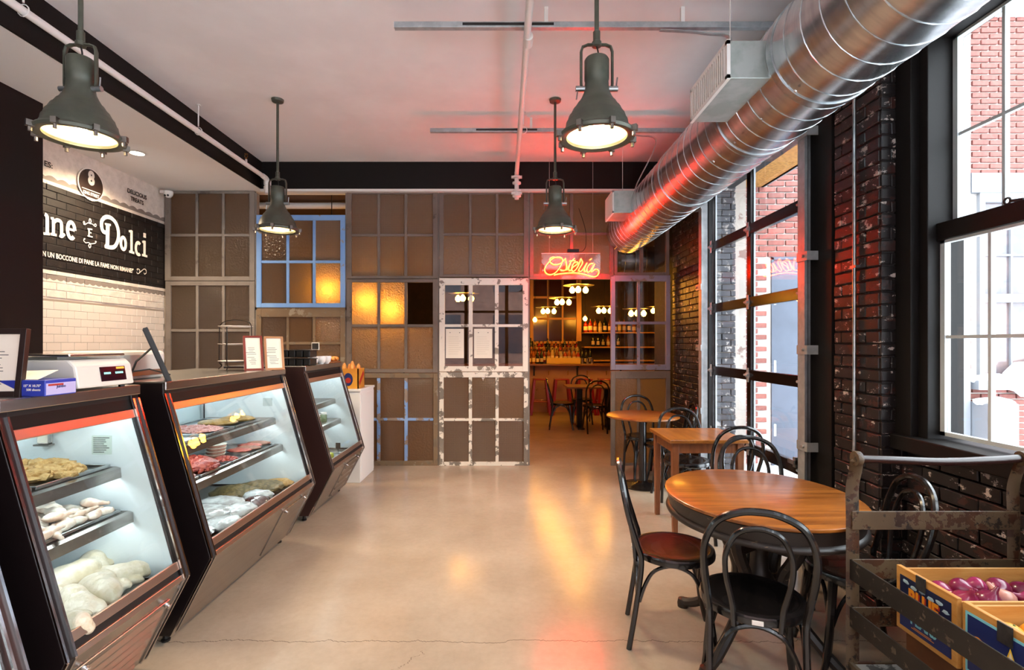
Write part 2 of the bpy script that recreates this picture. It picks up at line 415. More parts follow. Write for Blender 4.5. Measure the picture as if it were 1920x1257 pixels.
M['bar_wall'] = pm('dark_bar_wall', '#2a1a14', .7, col2='#3a241a', scale=3)
M['bar_ceiling'] = pm('bar_ceiling_paint', '#5a4436', .8)
M['cheese'] = pm('amber_frame_paint', '#b98548', .5)
M['bottle_amber'] = pm('amber_bottle', '#7a3d10', .12, col2='#a05a1c', scale=5, objrand=.4)
M['bottle_dark'] = pm('dark_green_bottle', '#141a10', .1, objrand=.3)
M['bottle_red'] = pm('red_bottle', '#8e1a10', .12, objrand=.3)
M['bottle_clear'] = pm('pale_bottle', '#b49a6a', .12, objrand=.3)
M['blabel'] = pm('bottle_label', '#d8c29a', .6, objrand=.25)
M['bcap'] = pm('bottle_cap', '#1b1613', .4)
M['meat_pink'] = pm('raw_mince', '#b4706a', .35, col2='#d6a29a', scale=60, lo=.35, hi=.65, bump=.6, bscale=120)
M['meat_red'] = pm('red_chopped_meat', '#8c2420', .3, col2='#c05a48', scale=45, bump=.6, bscale=90, objrand=.2)
M['meat_pale'] = pm('pale_pork', '#c79a94', .35, col2='#a8625c', scale=14, bump=.1)
M['meat_brown'] = pm('brown_patty', '#7a4a3a', .5, col2='#9c6a56', scale=50, bump=.4)
M['crumb'] = pm('breadcrumb_coating', '#c9a46c', .7, col2='#b0854c', scale=50, bump=.6, bscale=130)
M['sausage'] = pm('seasoned_sausage', '#a8813f', .45, col2='#8a6a34', scale=50, bump=.4, bscale=110)
M['chicken'] = pm('raw_chicken_skin', '#dccfbf', .35, col2='#c7b79c', scale=9, bump=.4, bscale=60, objrand=.08)
M['chicken2'] = pm('raw_chicken_piece', '#e4d9cb', .35, col2='#caa893', scale=14, objrand=.12)
M['wrap'] = pm('plastic_wrap', '#dfe2e3', .12, col2='#a8a5a4', scale=9, bump=.9, bscale=16, spec=.8)
M['wrap_dark'] = pm('wrapped_dark_meat', '#4a2c2c', .12, col2='#7a6462', scale=10, bump=.8, bscale=18, spec=.8)
M['herb'] = pm('herbed_roast', '#7d6a44', .5, col2='#54492c', scale=40, bump=.5)
M['pepper'] = pm('yellow_green_apple', '#c9d04a', .25, col2='#a8bd3a', scale=6)
M['jar'] = pm('green_pickle_jar', '#8fa080', .12, col2='#6f8060', scale=20)
M['bread'] = pm('baked_crust', '#b9702a', .5, col2='#d99a4c', scale=12, bump=.2)
M['cup'] = pm('white_ceramic', '#e4dcd6', .25)
M['handle'] = pm('worn_brown_handle', '#2b1613', .3, coat=.2)
M['snow'] = pm('snow', '#f4f6fa', .7, bump=.2, bscale=6)
M['door_out'] = pm('slate_blue_door', '#4a5262', .35, col2='#424958', scale=2)
M['osb'] = pm('strand_board', '#b08040', .8, col2='#8f6430', scale=30, bump=.2)
M['ground'] = pm('pale_pavement', '#c9c9cc', .85, col2='#b7b7ba', scale=3)
M['brass'] = pm('brass', '#a8743a', .3, 1.0)
M['wire'] = pm('dark_wire', '#241c18', .4, .6)
# ================================================================== STRUCTURE
ZC, ZL, YP, XW, XL, XD = 3.72, 3.39, 6.32, 2.05, -4.22, -3.65
def mathn(N, L, op, a, b=None, c=None):
    n = N('Math', operation=op)
    for i, v in enumerate((a, b, c)):
        if v is None: continue
        if isinstance(v, (int, float)): n.inputs[i].default_value = v
        else: L(v, n.inputs[i])
    return n.outputs[0]
def concrete():
    m, nt, N, out = nodes('polished_concrete'); L = nt.links.new
    b = N('BsdfPrincipled'); L(b.outputs[0], out.inputs[0]); g = N('NewGeometry'); pos = g.outputs['Position']
    n1 = N('TexNoise', i_Scale=1.3, i_Detail=5.0, i_Roughness=.6); L(pos, n1.inputs['Vector'])
    r1 = N('Mix', data_type='RGBA'); L(n1.outputs[0], r1.inputs[0]); r1.inputs[6].default_value = c4('#8d7864'); r1.inputs[7].default_value = c4('#c2b2a0')
    n2 = N('TexNoise', i_Scale=26.0, i_Detail=6.0, i_Roughness=.7); L(pos, n2.inputs['Vector'])
    r2 = ramp(N, [(.25, .82), (.6, 1.0)]); L(n2.outputs[0], r2.inputs[0])
    mx = N('Mix', data_type='RGBA', blend_type='MULTIPLY'); mx.inputs[0].default_value = .6; L(r1.outputs[2], mx.inputs[6]); L(r2.outputs[0], mx.inputs[7])
    sp = N('SeparateXYZ'); L(pos, sp.inputs[0])
    n3 = N('TexNoise', i_Scale=2.6, i_Detail=6.0, i_Roughness=.7, noise_dimensions='1D'); L(sp.outputs[0], n3.inputs['W'])
    d = mathn(N, L, 'SUBTRACT', sp.outputs[1], 2.52); d = mathn(N, L, 'MULTIPLY_ADD', n3.outputs[0], -.12, d)
    d = mathn(N, L, 'ABSOLUTE', d); crack = mathn(N, L, 'LESS_THAN', d, .0022)
    n4 = N('TexNoise', i_Scale=3.1, i_Detail=6.0, i_Roughness=.7, noise_dimensions='1D'); L(sp.outputs[1], n4.inputs['W'])
    e = mathn(N, L, 'MULTIPLY_ADD', n4.outputs[0], -.3, sp.outputs[0]); e = mathn(N, L, 'MULTIPLY_ADD', sp.outputs[1], -.35, e); e = mathn(N, L, 'ABSOLUTE', mathn(N, L, 'ADD', e, 1.48))
    c2 = mathn(N, L, 'MULTIPLY', mathn(N, L, 'LESS_THAN', e, .0016), mathn(N, L, 'LESS_THAN', sp.outputs[1], 2.5))
    crack = mathn(N, L, 'MAXIMUM', crack, c2)
    m2 = N('Mix', data_type='RGBA'); L(mathn(N, L, 'MULTIPLY', crack, .75), m2.inputs[0]); L(mx.outputs[2], m2.inputs[6]); m2.inputs[7].default_value = c4('#4a382c')
    L(m2.outputs[2], b.inputs['Base Color'])
    r3 = N('MapRange'); r3.inputs[3].default_value = .15; r3.inputs[4].default_value = .25; L(n1.outputs[0], r3.inputs[0]); L(r3.outputs[0], b.inputs['Roughness'])
    b.inputs['Specular IOR Level'].default_value = .55
    bp = N('Bump', i_Strength=.04, i_Distance=.01); L(n2.outputs[0], bp.inputs['Height']); L(bp.outputs[0], b.inputs['Normal'])
    return m
def mural():
    m, nt, N, out = nodes('painted_mural'); L = nt.links.new
    b = N('BsdfPrincipled'); b.inputs['Roughness'].default_value = .55; L(b.outputs[0], out.inputs[0])
    g = N('NewGeometry'); sp = N('SeparateXYZ'); L(g.outputs['Position'], sp.inputs[0]); y, z = sp.outputs[1], sp.outputs[2]
    G = lambda a, b_: mathn(N, L, 'GREATER_THAN', a, b_); S = lambda a, b_: mathn(N, L, 'LESS_THAN', a, b_); X = lambda a, b_: mathn(N, L, 'MULTIPLY', a, b_)
    wv = mathn(N, L, 'MULTIPLY', mathn(N, L, 'ABSOLUTE', mathn(N, L, 'SINE', mathn(N, L, 'MULTIPLY', y, math.pi/.13))), .022)
    wv2 = mathn(N, L, 'MULTIPLY', mathn(N, L, 'ABSOLUTE', mathn(N, L, 'SINE', mathn(N, L, 'MULTIPLY', y, math.pi/.075))), .014)
    blackm = X(G(z, 2.18), S(z, 2.97))
    grey = mathn(N, L, 'MAXIMUM', X(G(z, 3.005), S(mathn(N, L, 'SUBTRACT', z, wv), 3.035)), X(S(z, 2.145), G(mathn(N, L, 'ADD', z, wv2), 2.105)))
    n = N('TexNoise', i_Scale=14.0, i_Detail=6.0, i_Roughness=.7); L(g.outputs['Position'], n.inputs['Vector'])
    wr = ramp(N, [(.3, '#d8cabd'), (.6, '#ecdfd3')]); L(n.outputs[0], wr.inputs[0])
    br = ramp(N, [(.35, '#0c0807'), (.62, '#1d1512'), (.78, '#6a5a50')]); L(n.outputs[0], br.inputs[0])
    m1 = N('Mix', data_type='RGBA'); L(blackm, m1.inputs[0]); L(wr.outputs[0], m1.inputs[6]); L(br.outputs[0], m1.inputs[7])
    m2 = N('Mix', data_type='RGBA'); L(grey, m2.inputs[0]); L(m1.outputs[2], m2.inputs[6]); m2.inputs[7].default_value = c4('#8c8078')
    L(m2.outputs[2], b.inputs['Base Color'])
    bp = N('Bump', i_Strength=.3, i_Distance=.01); L(n.outputs[0], bp.inputs['Height']); L(bp.outputs[0], b.inputs['Normal'])
    return m
M['floor'] = concrete(); M['mural'] = mural()

def brick_meshes(tagname, mat, L, D, H, n=5, jit=.0025, bev=.003):
    out = []
    for k in range(n):
        mb = MB().box(-L/2, L/2, -D/2, D/2, -H/2, H/2)
        for v in mb.v: v += Vector((random.uniform(-jit, jit), random.uniform(-jit, jit)*.5, random.uniform(-jit, jit)))
        me = mb.mesh(tagname, mat)
        if bev:
            bm = bmesh.new(); bm.from_mesh(me); bmesh.ops.bevel(bm, geom=list(bm.edges), offset=bev, segments=1, affect='EDGES'); bm.to_mesh(me); bm.free()
        out.append(me)
    return out
def lay(name, parent, meshes, place, u0, u1, z0, z1, L, H, rotz, limit=300, keep=None, stack=False, jd=.002, seen=None):
    """lay courses of bricks or tiles; place(u) -> (x, y) of the face line; the nearest `limit` become objects, the rest one joined part"""
    items = []; r = 0; z = z0
    while z+H*.5 <= z1:
        off = 0 if (r % 2 == 0 or stack) else -L/2
        u = u0+off
        while u < u1-1e-6:
            a, b = max(u, u0), min(u+L, u1)
            if b-a > L*.18:
                uc, zc = (a+b)/2, z+H/2
                if keep is None or keep(uc, zc, (b-a)/2, H/2): items.append((uc, zc, (b-a)/L))
            u += L
        z += H; r += 1
    def score(it):
        x, y = place(it[0]); s = math.sqrt(x*x+y*y+(it[1]-CH)**2)
        return s if (seen is None or seen(it[0], it[1])) else s+100
    items.sort(key=score)
    joined = MB(); n = 0
    for i, (u, zc, sc) in enumerate(items):
        x, y = place(u)
        if i < limit:
            o = bpy.data.objects.new(name, meshes[i % len(meshes)]); COL.objects.link(o); o.parent = parent
            o.location = Vector((x, y, zc)) - rloc(parent)
            o.rotation_euler = (0, 0, rotz); o.scale = (sc, 1, 1)
            jx = random.uniform(-jd, jd); o.location.x += jx*math.sin(rotz); o.location.y += jx*math.cos(rotz)
        else:
            me = meshes[i % len(meshes)]; Rm = Matrix.Rotation(rotz, 3, 'Z')
            joined.add([Vector((x, y, zc))+Rm @ Vector((v.co.x*sc, v.co.y, v.co.z)) for v in me.vertices], [list(p.vertices) for p in me.polygons]); n += 1
    if n: stuff(joined.build(name+'work', meshes[0].materials[0], parent))

# floor, ceilings, fascias
struct(MB().box(-4.5, 2.12, -3.2, 12.7, -.1, 0).box(2.12, 2.36, -3.2, 3.5, -.1, 0).build('floor', M['floor']), 'polished tan concrete floor with hairline cracks')
ce = struct(MB().box(-3.0, 2.42, -3.2, 6.5, ZC, ZC+.2).build('ceiling', M['ceiling']))
struct(MB().box(-4.5, -3.0, -3.2, 6.5, ZL, ZC+.2).build('ceiling_lower', M['ceiling_low']))
struct(MB().box(-4.5, 2.12, 6.5, 7.1, ZL, ZC+.2).box(-4.5, 4.1, 7.1, 12.7, ZL, ZC+.2).build('ceiling_bar', M['bar_ceiling']))
struct(MB().box(-3.0, -2.985, -3.2, 6.24, ZL-.002, ZC).build('trim_1', M['black']))
struct(MB().box(-3.0, 2.05, 6.24, 6.5, ZL-.002, ZC).build('trim_2', M['black']))
struct(MB().box(-3.0, 2.05, 6.235, 6.4, ZL-.03, ZL-.002).build('trim_3', M['white']))
# left walls
struct(MB().box(XD-.3, XD, -3.2, 4.03, 0, ZL).build('wall_left_dark', M['dark_wall']))
wl = struct(MB().box(XL-.3, XL, 3.6, 6.4, 0, ZL).build('wall_left', M['mural']))
tb = MB().box(XL-.02, XL+.004, 3.95, 6.30, .0, 1.915).build('tile_grout', M['grout'], wl)
tm = brick_meshes('tile', M['tile'], .149, .012, .0735, 2, 0, .0015)
lay('tile', wl, tm, lambda u: (XL+.005, u), 4.0, 6.30, .9, 1.915, .152, .0765, math.pi/2, 300, jd=.0004, seen=lambda u, z: u > 4.6 and z > 1.05)
bmur = brick_meshes('brick', M['mural'], .209, .016, .0665, 5, .0015)
lay('brick', wl, bmur, lambda u: (XL-.002, u), 4.05, 6.30, 1.93, 2.97, .213, .0705, math.pi/2, 300, seen=lambda u, z: u > 4.6)
# far room shell
struct(MB().box(-4.5, 4.1, 12.5, 12.7, 0, ZL).build('wall_back', M['bar_wall']))
struct(MB().box(-4.5, -4.4, 6.4, 12.5, 0, ZL).build('wall_bar_left', M['bar_wall']))
struct(MB().box(3.9, 4.1, 7.1, 12.5, 0, ZL).box(2.05, 2.13, 6.6, 7.1, 0, ZL).box(2.13, 3.9, 6.97, 7.1, 0, ZL).build('wall_bar_right', M['bar_wall']))
struct(MB().box(2.12, 4.1, 6.97, 12.7, -.1, 0).build('floor_bar', M['floor']))
# shop front behind the camera: posts, sill and header round open daylight
sf = struct(MB().box(-4.0, 2.42, -3.2, -3.05, 0, .35).box(-4.0, 2.42, -3.2, -3.05, 3.35, ZC).build('wall_front', M['black']))
for x in (-3.7, -2.5, -1.25, 0, 1.25, 2.3): MB().box(x-.05, x+.05, -3.18, -3.07, .35, 3.35).build('post', M['black'], sf)
MB().box(-3.7, 2.3, -3.16, -3.09, 2.45, 2.52).build('rail', M['black'], sf)

# ------------------------------------------------------------------ right wall
wr = MB()
wr.box(XW+.012, 2.12, 5.30, 6.6, 0, ZC)               # far strip of brick
wr.box(XW+.012, 2.36, 2.815, 3.22, 0, ZC)              # pier
wr.box(XW+.02, 2.36, 3.2, 5.32, 3.12, ZC)              # over the glazed door
wr.box(2.20, 2.36, .3, 2.82, 0, .93)                  # under the window
wr.box(2.20, 2.36, .3, 2.82, 3.16, ZC)
wr.box(2.10, 2.36, -.2, .3, 0, ZC)
wr.box(2.20, 2.36, -3.2, -.2, 0, .5); wr.box(2.20, 2.36, -3.2, -.2, 3.2, ZC)
wr.box(2.10, 2.36, -3.2, -2.9, 0, ZC)
wright = struct(wr.build('wall_right', M['mortar_dark']), 'black painted brick wall with flaking white and red patches')
bd = brick_meshes('brick', M['brick_dark'], .204, .05, .062, 6, .003, .004)
lay('brick', wright, bd, lambda u: (XW+.022, u), 2.815, 3.2, 0, ZC, .213, .0715, math.pi/2, 110, seen=lambda u, z: z < 3.3)
bd2 = brick_meshes('brick', M['brick_dark'], .100, .05, .062, 4, .003, .004)
lay('brick', wright, bd2, lambda u: (u, 2.83), XW+.0, 2.24, 0, ZC, .108, .0715, 0, 90, seen=lambda u, z: z < 3.3)
lay('brick', wright, bd, lambda u: (XW+.022, u), 5.42, 6.32, 0, 3.0, .213, .0715, math.pi/2, 190, seen=lambda u, z: z < 2.8 and u > 5.45)
lay('brick', wright, bd, lambda u: (2.192, u), 1.5, 2.81, 0, .93, .213, .0715, math.pi/2, 90)
struct(MB().box(XW-.01, 2.36, 3.215, 3.50, 0, 3.14).build('trim_4', M['black']))      # black jambs beside the door
struct(MB().box(XW+.0, 2.115, 5.20, 5.42, 0, 3.14).build('trim_5', M['black']))
struct(MB().box(XW-.005, 2.12, 3.2, 5.42, 3.06, 3.14).build('trim_6', M['black']))
# window
win = bpy.data.objects.new('window_1', None); COL.objects.link(win); win.location = (2.28, 1.7, .93); struct(win, 'tall black framed double hung window with white sashes')
b = MB(); b.box(2.13, 2.36, 2.70, 2.815, .93, 3.16); b.box(2.18, 2.36, .3, .42, .93, 3.16); b.box(2.13, 2.36, .3, 2.815, 3.08, 3.20)
b.box(2.17, 2.36, 2.64, 2.70, 1.0, 3.1)
b.build('window_frame', M['black'], win, bevel=.004)
MB().box(2.10, 2.36, .3, 2.815, .93, 1.01).build('window_sill', M['black'], win, bevel=.006)
MB().box(2.215, 2.29, .42, 2.66, 2.03, 2.12).build('meeting_rail', M['black'], win, bevel=.004)
M['sash_white'] = pm('white_sash_paint', '#cfd8da', .4)
def window_sash(x, z0, z1, zm, nm):
    s = MB().box(x-.015, x+.015, 2.612, 2.64, z0, z1).box(x-.015, x+.015, .42, .45, z0, z1).box(x-.015, x+.015, .42, 2.64, z0, z0+.02).box(x-.015, x+.015, .42, 2.64, z1-.02, z1)
    sh = s.build('sash', M['sash_white'], win)
    for k in range(1, 9):
        y = 2.612-.2375*k
        if y > .5: MB().box(x-.011, x+.011, y-.008, y+.008, z0, z1).build('muntin', M['sash_white'], sh)
    MB().box(x-.0105, x+.0105, .45, 2.612, zm-.008, zm+.008).build('muntin', M['sash_white'], sh)
    ys = [2.612-.2375*k for k in range(0, 10)]
    for a, c in zip(ys, ys[1:]):
        for q0, q1 in ((z0, zm), (zm, z1)):
            if c > .4: MB().box(x-.002, x+.002, c, a, q0, q1).build('pane', M['window_glass'], sh)
window_sash(2.315, 2.12, 3.085, 2.57, 'upper'); window_sash(2.25, 1.03, 2.035, 1.535, 'lower')
lt = MB().tube([Vector((2.222, 2.272+.014*math.cos(k*math.pi/6), 2.134+.014*math.sin(k*math.pi/6))) for k in range(12)], .005, 6, True).bar((2.222, 2.258, 2.130), (2.222, 2.20, 2.122), .010, .012)
lt.build('window_latch', M['rubber'], win)
# glazed sectional door
dr = bpy.data.objects.new('door_1', None); COL.objects.link(dr); dr.location = (XW, 4.34, 0); struct(dr, 'black framed glazed sectional door with galvanised tracks')
YA, YB = 3.53, 5.15; ZR = [0, .617, 1.235, 1.853, 2.47, 3.06]; YM = 4.345
M['door_black'] = pm('black_anodised', '#161113', .2, .5)
M['strip'] = pm('pale_glazing_bead', '#aeb4bb', .4)
for i, z in enumerate(ZR):
    h = .10 if i in (0, 5) else .085
    MB().box(XW+.0, XW+.045, YA, YB, max(0, z-h/2), z+h/2).build('rail', M['door_black'], dr, bevel=.003)
    if 0 < i < 5:
        MB().box(XW+.002, XW+.004, YA, YB, z-.002, z+.002).build('section_joint', M['rubber'], dr)
for z0, z1 in zip(ZR, ZR[1:]):
    for a, c in ((YA, YA+.05), (YM-.035, YM+.035), (YB-.05, YB)):
        MB().box(XW+.004, XW+.043, a, c, z0+.04, z1-.04).build('stile', M['door_black'], dr)
    for a, c in ((YA+.05, YM-.035), (YM+.035, YB-.05)):
        p = MB().box(XW+.020, XW+.025, a, c, z0+.045, z1-.045).build('pane', M['window_glass'], dr)
        bd_ = MB()
        for q in (a, c-.012): bd_.box(XW+.026, XW+.04, q, q+.012, z0+.045, z1-.045)
        bd_.build('glazing_bead', M['strip'], p)
for z in ZR[1:5]:
    for y in (YA+.02, YM, YB-.02):
        h = MB().box(XW-.012, XW+.0, y-.03, y+.03, z-.02, z+.02).box(XW-.008, XW, y-.018, y+.018, z-.06, z+.06).cyl((XW-.02, y-.028, z), (XW-.02, y+.028, z), .011, 8)
        h.build('hinge', M['zinc'], dr, bevel=.002)
for s, y in ((1, 3.44), (-1, 5.235)):
    t = MB().box(XW-.075, XW-.07, y-.045, y+.035, .02, 3.1).box(XW-.075, XW-.01, y+s*.033-.002, y+s*.033+.002, .02, 3.1).box(XW-.012, XW-.008, y+s*.01-.012, y+s*.01+.012, .02, 3.1)
    t.build('track', M['zinc'], dr)
    for z in (.82, 1.46, 2.08, 2.90):
        br = MB().box(XW-.085, XW-.078, y-s*.02-.07 if s > 0 else y-.05, y-s*.02+.05 if s > 0 else y+.09, z-.03, z+.03).box(XW-.08, XW-.01, y-s*.085-.003, y-s*.085+.003, z-.03, z+.03)
        br.build('track_bracket', M['zinc'], dr)
        MB().lathe([(.011,0),(.011,.012),(.006,.014)], (XW-.086, y-s*.05, z+.0), 8, ax=(-1,0,0)).build('bolt', M['galv'], dr)
MB().box(XW-.06, XW-.01, 3.55, 3.63, .66, .69).box(XW-.05, XW-.01, 3.55, 3.58, .64, .71).build('lock_bolt', M['galv'], dr)
MB().box(XW-.05, XW-.0, 3.38, 3.44, 2.9, 3.1).build('spring_bracket', M['galv'], dr)
# conduit down the pier
cd = thing('conduit', 'thin galvanised conduit running up the black brick pier', 'conduit', (2.02, 2.99, 0))
MB().cyl((2.03, 2.99, .02), (2.03, 2.99, ZC), .0105, 10).build('pipe', M['galv'], cd, smooth=True)
for z in (.72, 1.95): MB().box(2.02, 2.048, 2.965, 3.015, z-.008, z+.008).build('clip', M['galv'], cd)

# ------------------------------------------------------------------ outside
struct(MB().box(2.36, 14, -3.2, 7, -.22, -.12).box(2.1, 2.36, 2.8, 7, -.22, -.12).box(-24, 24, -24, -3.2, -.22, -.12).build('pavement', M['snow']))  # street part out of view, added as white snow to bounce daylight inside
op = thing('street_building', 'tall brown building across the street behind the viewer', 'building', (0, -14, -.12))
MB().box(-16, 16, -16, -14, -.12, 7.5).build('wall', pm('brown_street_wall', '#8a6a5e', .85, col2='#7a5a50', scale=2), op)
for i in range(9):
    for z in (1.0, 4.2): MB().box(-13.5+3.2*i, -12.0+3.2*i, -14.02, -13.98, z, z+2.0).build('window', pm('street_window', '#3a3e46', .2), op)
YF = 6.8
nb = thing('neighbour_building', 'sunlit red brick building across the alley with pale mortar', 'building', (5.0, YF, -.12))
mo = MB(); wx0, wx1, wz0, wz1 = 6.26, 7.75, 1.02, 3.50; dx0, dx1, dz1 = 3.55, 4.55, 2.62
mo.box(2.36, dx0, YF+.02, YF+.15, -.12, 5.86); mo.box(dx0, dx1, YF+.02, YF+.15, dz1, 5.86); mo.box(dx1, wx0, YF+.02, YF+.15, -.12, 5.86)
mo.box(wx0, wx1, YF+.02, YF+.15, -.12, wz0); mo.box(wx0, wx1, YF+.02, YF+.15, wz1, 5.86); mo.box(wx1, 9.5, YF+.02, YF+.15, -.12, 5.86)
wall_n = mo.build('wall', M['mortar_out'], nb)
bo = brick_meshes('brick', M['brick_out'], .216, .05, .060, 6, .002, .003)
def keep_n(u, z, hu, hz):
    if wx0-.06-hu < u < wx1+.06+hu and wz0-.12 < z < wz1+.27: return False
    if dx0-hu-.02 < u < dx1+hu+.02 and z < dz1+.03: return False
    return 2.36 < u < 9.4
def seen_n(u, z): return (2.75 < u < 4.0 and z > -.1 and z < 4.3) or (5.9 < u < 6.95 and -.2 < z < 5.9)
lay('brick', wall_n, bo, lambda u: (u, YF+.02), 2.4, 9.4, -.10, 5.84, .236, .0785, 0, 300, keep_n, seen=seen_n)
MB().box(2.3, 9.5, YF-.05, YF+.2, 5.84, 5.95).build('coping', M['snow'], nb)
MB().box(5.93, 6.08, YF-.09, YF+.0, -.12, 5.84).build('jamb_strip_stand_in', M['ext_white'], nb)  # invented board standing in for the pale strip of the window's own jamb
wn = MB(); wn.box(wx0, wx0+.07, YF-.03, YF+.06, wz0, wz1); wn.box(wx1-.07, wx1, YF-.03, YF+.06, wz0, wz1); wn.box(wx0+.07, wx1-.07, YF-.028, YF+.058, wz1-.12, wz1+.0); wn.box(wx0+.07, wx1-.07, YF-.028, YF+.058, wz0, wz0+.06)
wn.box(wx0+.07, wx1-.07, YF-.02, YF+.05, 2.05, 2.16)
wn_o = wn.build('window_frame', M['ext_white'], nb)
for x in (wx0+.45, wx0+.85, wx0+1.25): MB().box(x-.012, x+.012, YF, YF+.03, wz0+.06, wz1-.12).build('muntin', M['ext_white'], wn_o)
for z in (1.6, 2.68): MB().box(wx0+.07, wx1-.07, YF+.002, YF+.028, z-.012, z+.012).build('muntin', M['ext_white'], wn_o)
MB().box(wx0-.1, wx1+.1, YF+.07, YF+.13, wz0-.1, wz1+.15).build('window_backing', M['door_out'], nb)
M['dark_pane'] = pm('reflecting_window_pane', '#56545c', .06, col2='#7d6a68', scale=2)
for i, (a, c) in enumerate(((wx0+.07, wx0+.45), (wx0+.45, wx0+.85), (wx0+.85, wx0+1.25), (wx0+1.25, wx1-.07))):
    for z0, z1 in ((wz0, 1.6), (1.6, 2.1), (2.1, 2.68), (2.68, wz1-.1)): MB().box(a, c, YF+.03, YF+.04, z0, z1).build('pane', M['dark_pane'], wn_o)
MB().box(wx0-.12, wx1+.12, YF-.04, YF+.02, wz1, wz1+.26).build('lintel', pm('grey_lintel', '#6c7078', .7), nb)
MB().box(wx0-.12, wx1+.12, YF-.14, YF+.02, wz0-.12, wz0).build('sill', M['ext_white'], nb)
sn = MB(); blob(sn, (7.05, YF-.06, wz0+.02), (.5, .09, .26), 3, .25, 2.0, 3); blob(sn, (6.35, YF-.05, wz0), (.25, .08, .09), 3, .25, 2.0, 4)
stuff(sn.build('snow_drift', M['snow'], nb, smooth=True))
dpo = MB().box(dx0, dx1, YF+.03, YF+.09, -.12, dz1).build('door', M['door_out'], nb)
for z in (.35, 1.2, 2.1): MB().box(dx0+.0, dx0+.035, YF+.01, YF+.03, z-.08, z+.08).build('hinge', M['galv'], dpo)
MB().box(dx0-.03, dx0, YF-.0, YF+.09, -.12, dz1+.03).box(dx0-.03, dx1+.03, YF-.0, YF+.09, dz1, dz1+.04).build('door_frame', M['door_out'], nb)
pi = thing('brick_pier', 'dark flaking brick pier outside the glazed door', 'pier', (2.5, 5.95, -.12))
pw = MB().box(2.15, 2.64, 5.93, 6.79, -.12, 3.57).build('wall', M['plaster'], pi)
bp_ = brick_meshes('brick', M['brick_pier'], .205, .05, .062, 5, .004, .004)
lay('brick', pw, bp_, lambda u: (u, 5.925), 2.16, 2.64, -.1, 3.55, .213, .0715, 0, 150)
MB().box(2.64, 2.80, 5.99, 6.79, -.12, 3.57).build('plaster_return', M['plaster'], pi)
tag(MB().cyl((2.93, 6.5, -.12), (2.93, 6.5, 3.56), .04, 10).build('downpipe', pm('rusty_grey_pipe', '#6d6662', .6, col2='#9a9088', scale=8), smooth=True), 'grey rusty downpipe beside the outside brick pier', 'downpipe')
cp = thing('canopy', 'tan strand board canopy soffit over the alley door', 'canopy', (2.9, 5.0, 3.57))
MB().box(2.37, 3.40, 4.85, 6.78, 3.575, 3.65).build('soffit', M['osb'], cp)
MB().box(3.36, 3.42, 4.85, 6.78, 3.575, 3.80).build('fascia', M['ext_white'], cp)
ac = thing('utility_box', 'white utility box with dark louvres under the neighbour window', 'box', (6.28, 6.55, -.12))
MB().box(6.10, 6.46, 6.45, 6.78, -.12, .74).build('body', M['ext_white'], ac, bevel=.01)
MB().box(6.12, 6.42, 6.435, 6.45, .36, .64).build('grille', pm('grey_grille', '#8d8a92', .6), ac); MB().box(6.12, 6.42, 6.435, 6.45, -.05, .27).build('grille', pm('grey_grille_2', '#9d9aa2', .6), ac)
sb = MB(); blob(sb, (6.28, 6.6, .74), (.22, .18, .07), 3, .2, 2, 9); stuff(sb.build('snow_cap', M['snow'], ac, smooth=True))

# ------------------------------------------------------------------ glazed partition of salvaged sashes
def g(x): return (x-CX)*YP/F
def gz(y): return CH+(CY-y)*YP/F
def pane_obj(x0, x1, z0, z1, mat, parent, y=YP):
    mb = MB(); th = .004
    mb.add([(x0,y,z0),(x1,y,z0),(x1,y,z1),(x0,y,z1),(x0,y+th,z0),(x1,y+th,z0),(x1,y+th,z1),(x0,y+th,z1)], [(0,1,2,3)])
    mb.cur = 1; mb.f += [[4,7,6,5],[0,4,5,1],[1,5,6,2],[2,6,7,3],[3,7,4,0]]; mb.mi += [1]*5
    return mb.build('pane', [mat, M['see']], parent)
def sash(label, x0, x1, y0, y1, cols, rows, fm, mm, panes, sw=9, top=9, bot=9, mw=5, depth=.045, hw=5, colx=None):
    X0, X1, Z0, Z1 = g(x0), g(x1), gz(y1), gz(y0); s = YP/F
    t = thing('window_sash', label, 'window', ((X0+X1)/2, YP, Z0), 'salvaged window sashes of the partition')
    ya, yb = YP-.022, YP-.022+depth
    A, B, C, D = X0+sw*s, X1-sw*s, Z0+bot*s, Z1-top*s
    for a, c in ((X0, A), (B, X1)): MB().box(a, c, ya, yb, Z0, Z1).build('stile', fm, t, bevel=.003)
    MB().box(A, B, ya+.001, yb-.001, D, Z1).build('rail', fm, t, bevel=.003); MB().box(A, B, ya+.001, yb-.001, Z0, C).build('rail', fm, t, bevel=.003)
    xs = [A+(B-A)*k/cols for k in range(cols+1)] if not colx else [A]+[g(c) for c in colx]+[B]
    zs = [D-(D-C)*k/rows for k in range(rows+1)]
    for x in xs[1:-1]: MB().box(x-mw*s/2, x+mw*s/2, ya+.006, yb-.006, C, D).build('muntin', mm, t, bevel=.002)
    for z in zs[1:-1]:
        for a, c in zip(xs, xs[1:]): MB().box(a+mw*s/2*(a != xs[0]), c-mw*s/2*(c != xs[-1]), ya+.007, yb-.007, z-hw*s/2, z+hw*s/2).build('muntin', mm, t, bevel=.002)
    for r in range(rows):
        for c in range(len(xs)-1):
            p = panes[(r*(len(xs)-1)+c) % len(panes)]
            if p: pane_obj(xs[c], xs[c+1], zs[r+1], zs[r], M[p], t)
    return t
H_, X_, R_, K_ = 'obs_hammer', 'obs_hex', 'obs_rib', 'clear'
sash('grey six pane sash in the top left corner beside the mural', 311, 479, 359, 527, 3, 2, M['frame_grey'], M['frame_grey'], [R_,R_,R_,R_,R_,R_], 10, 5, 8)
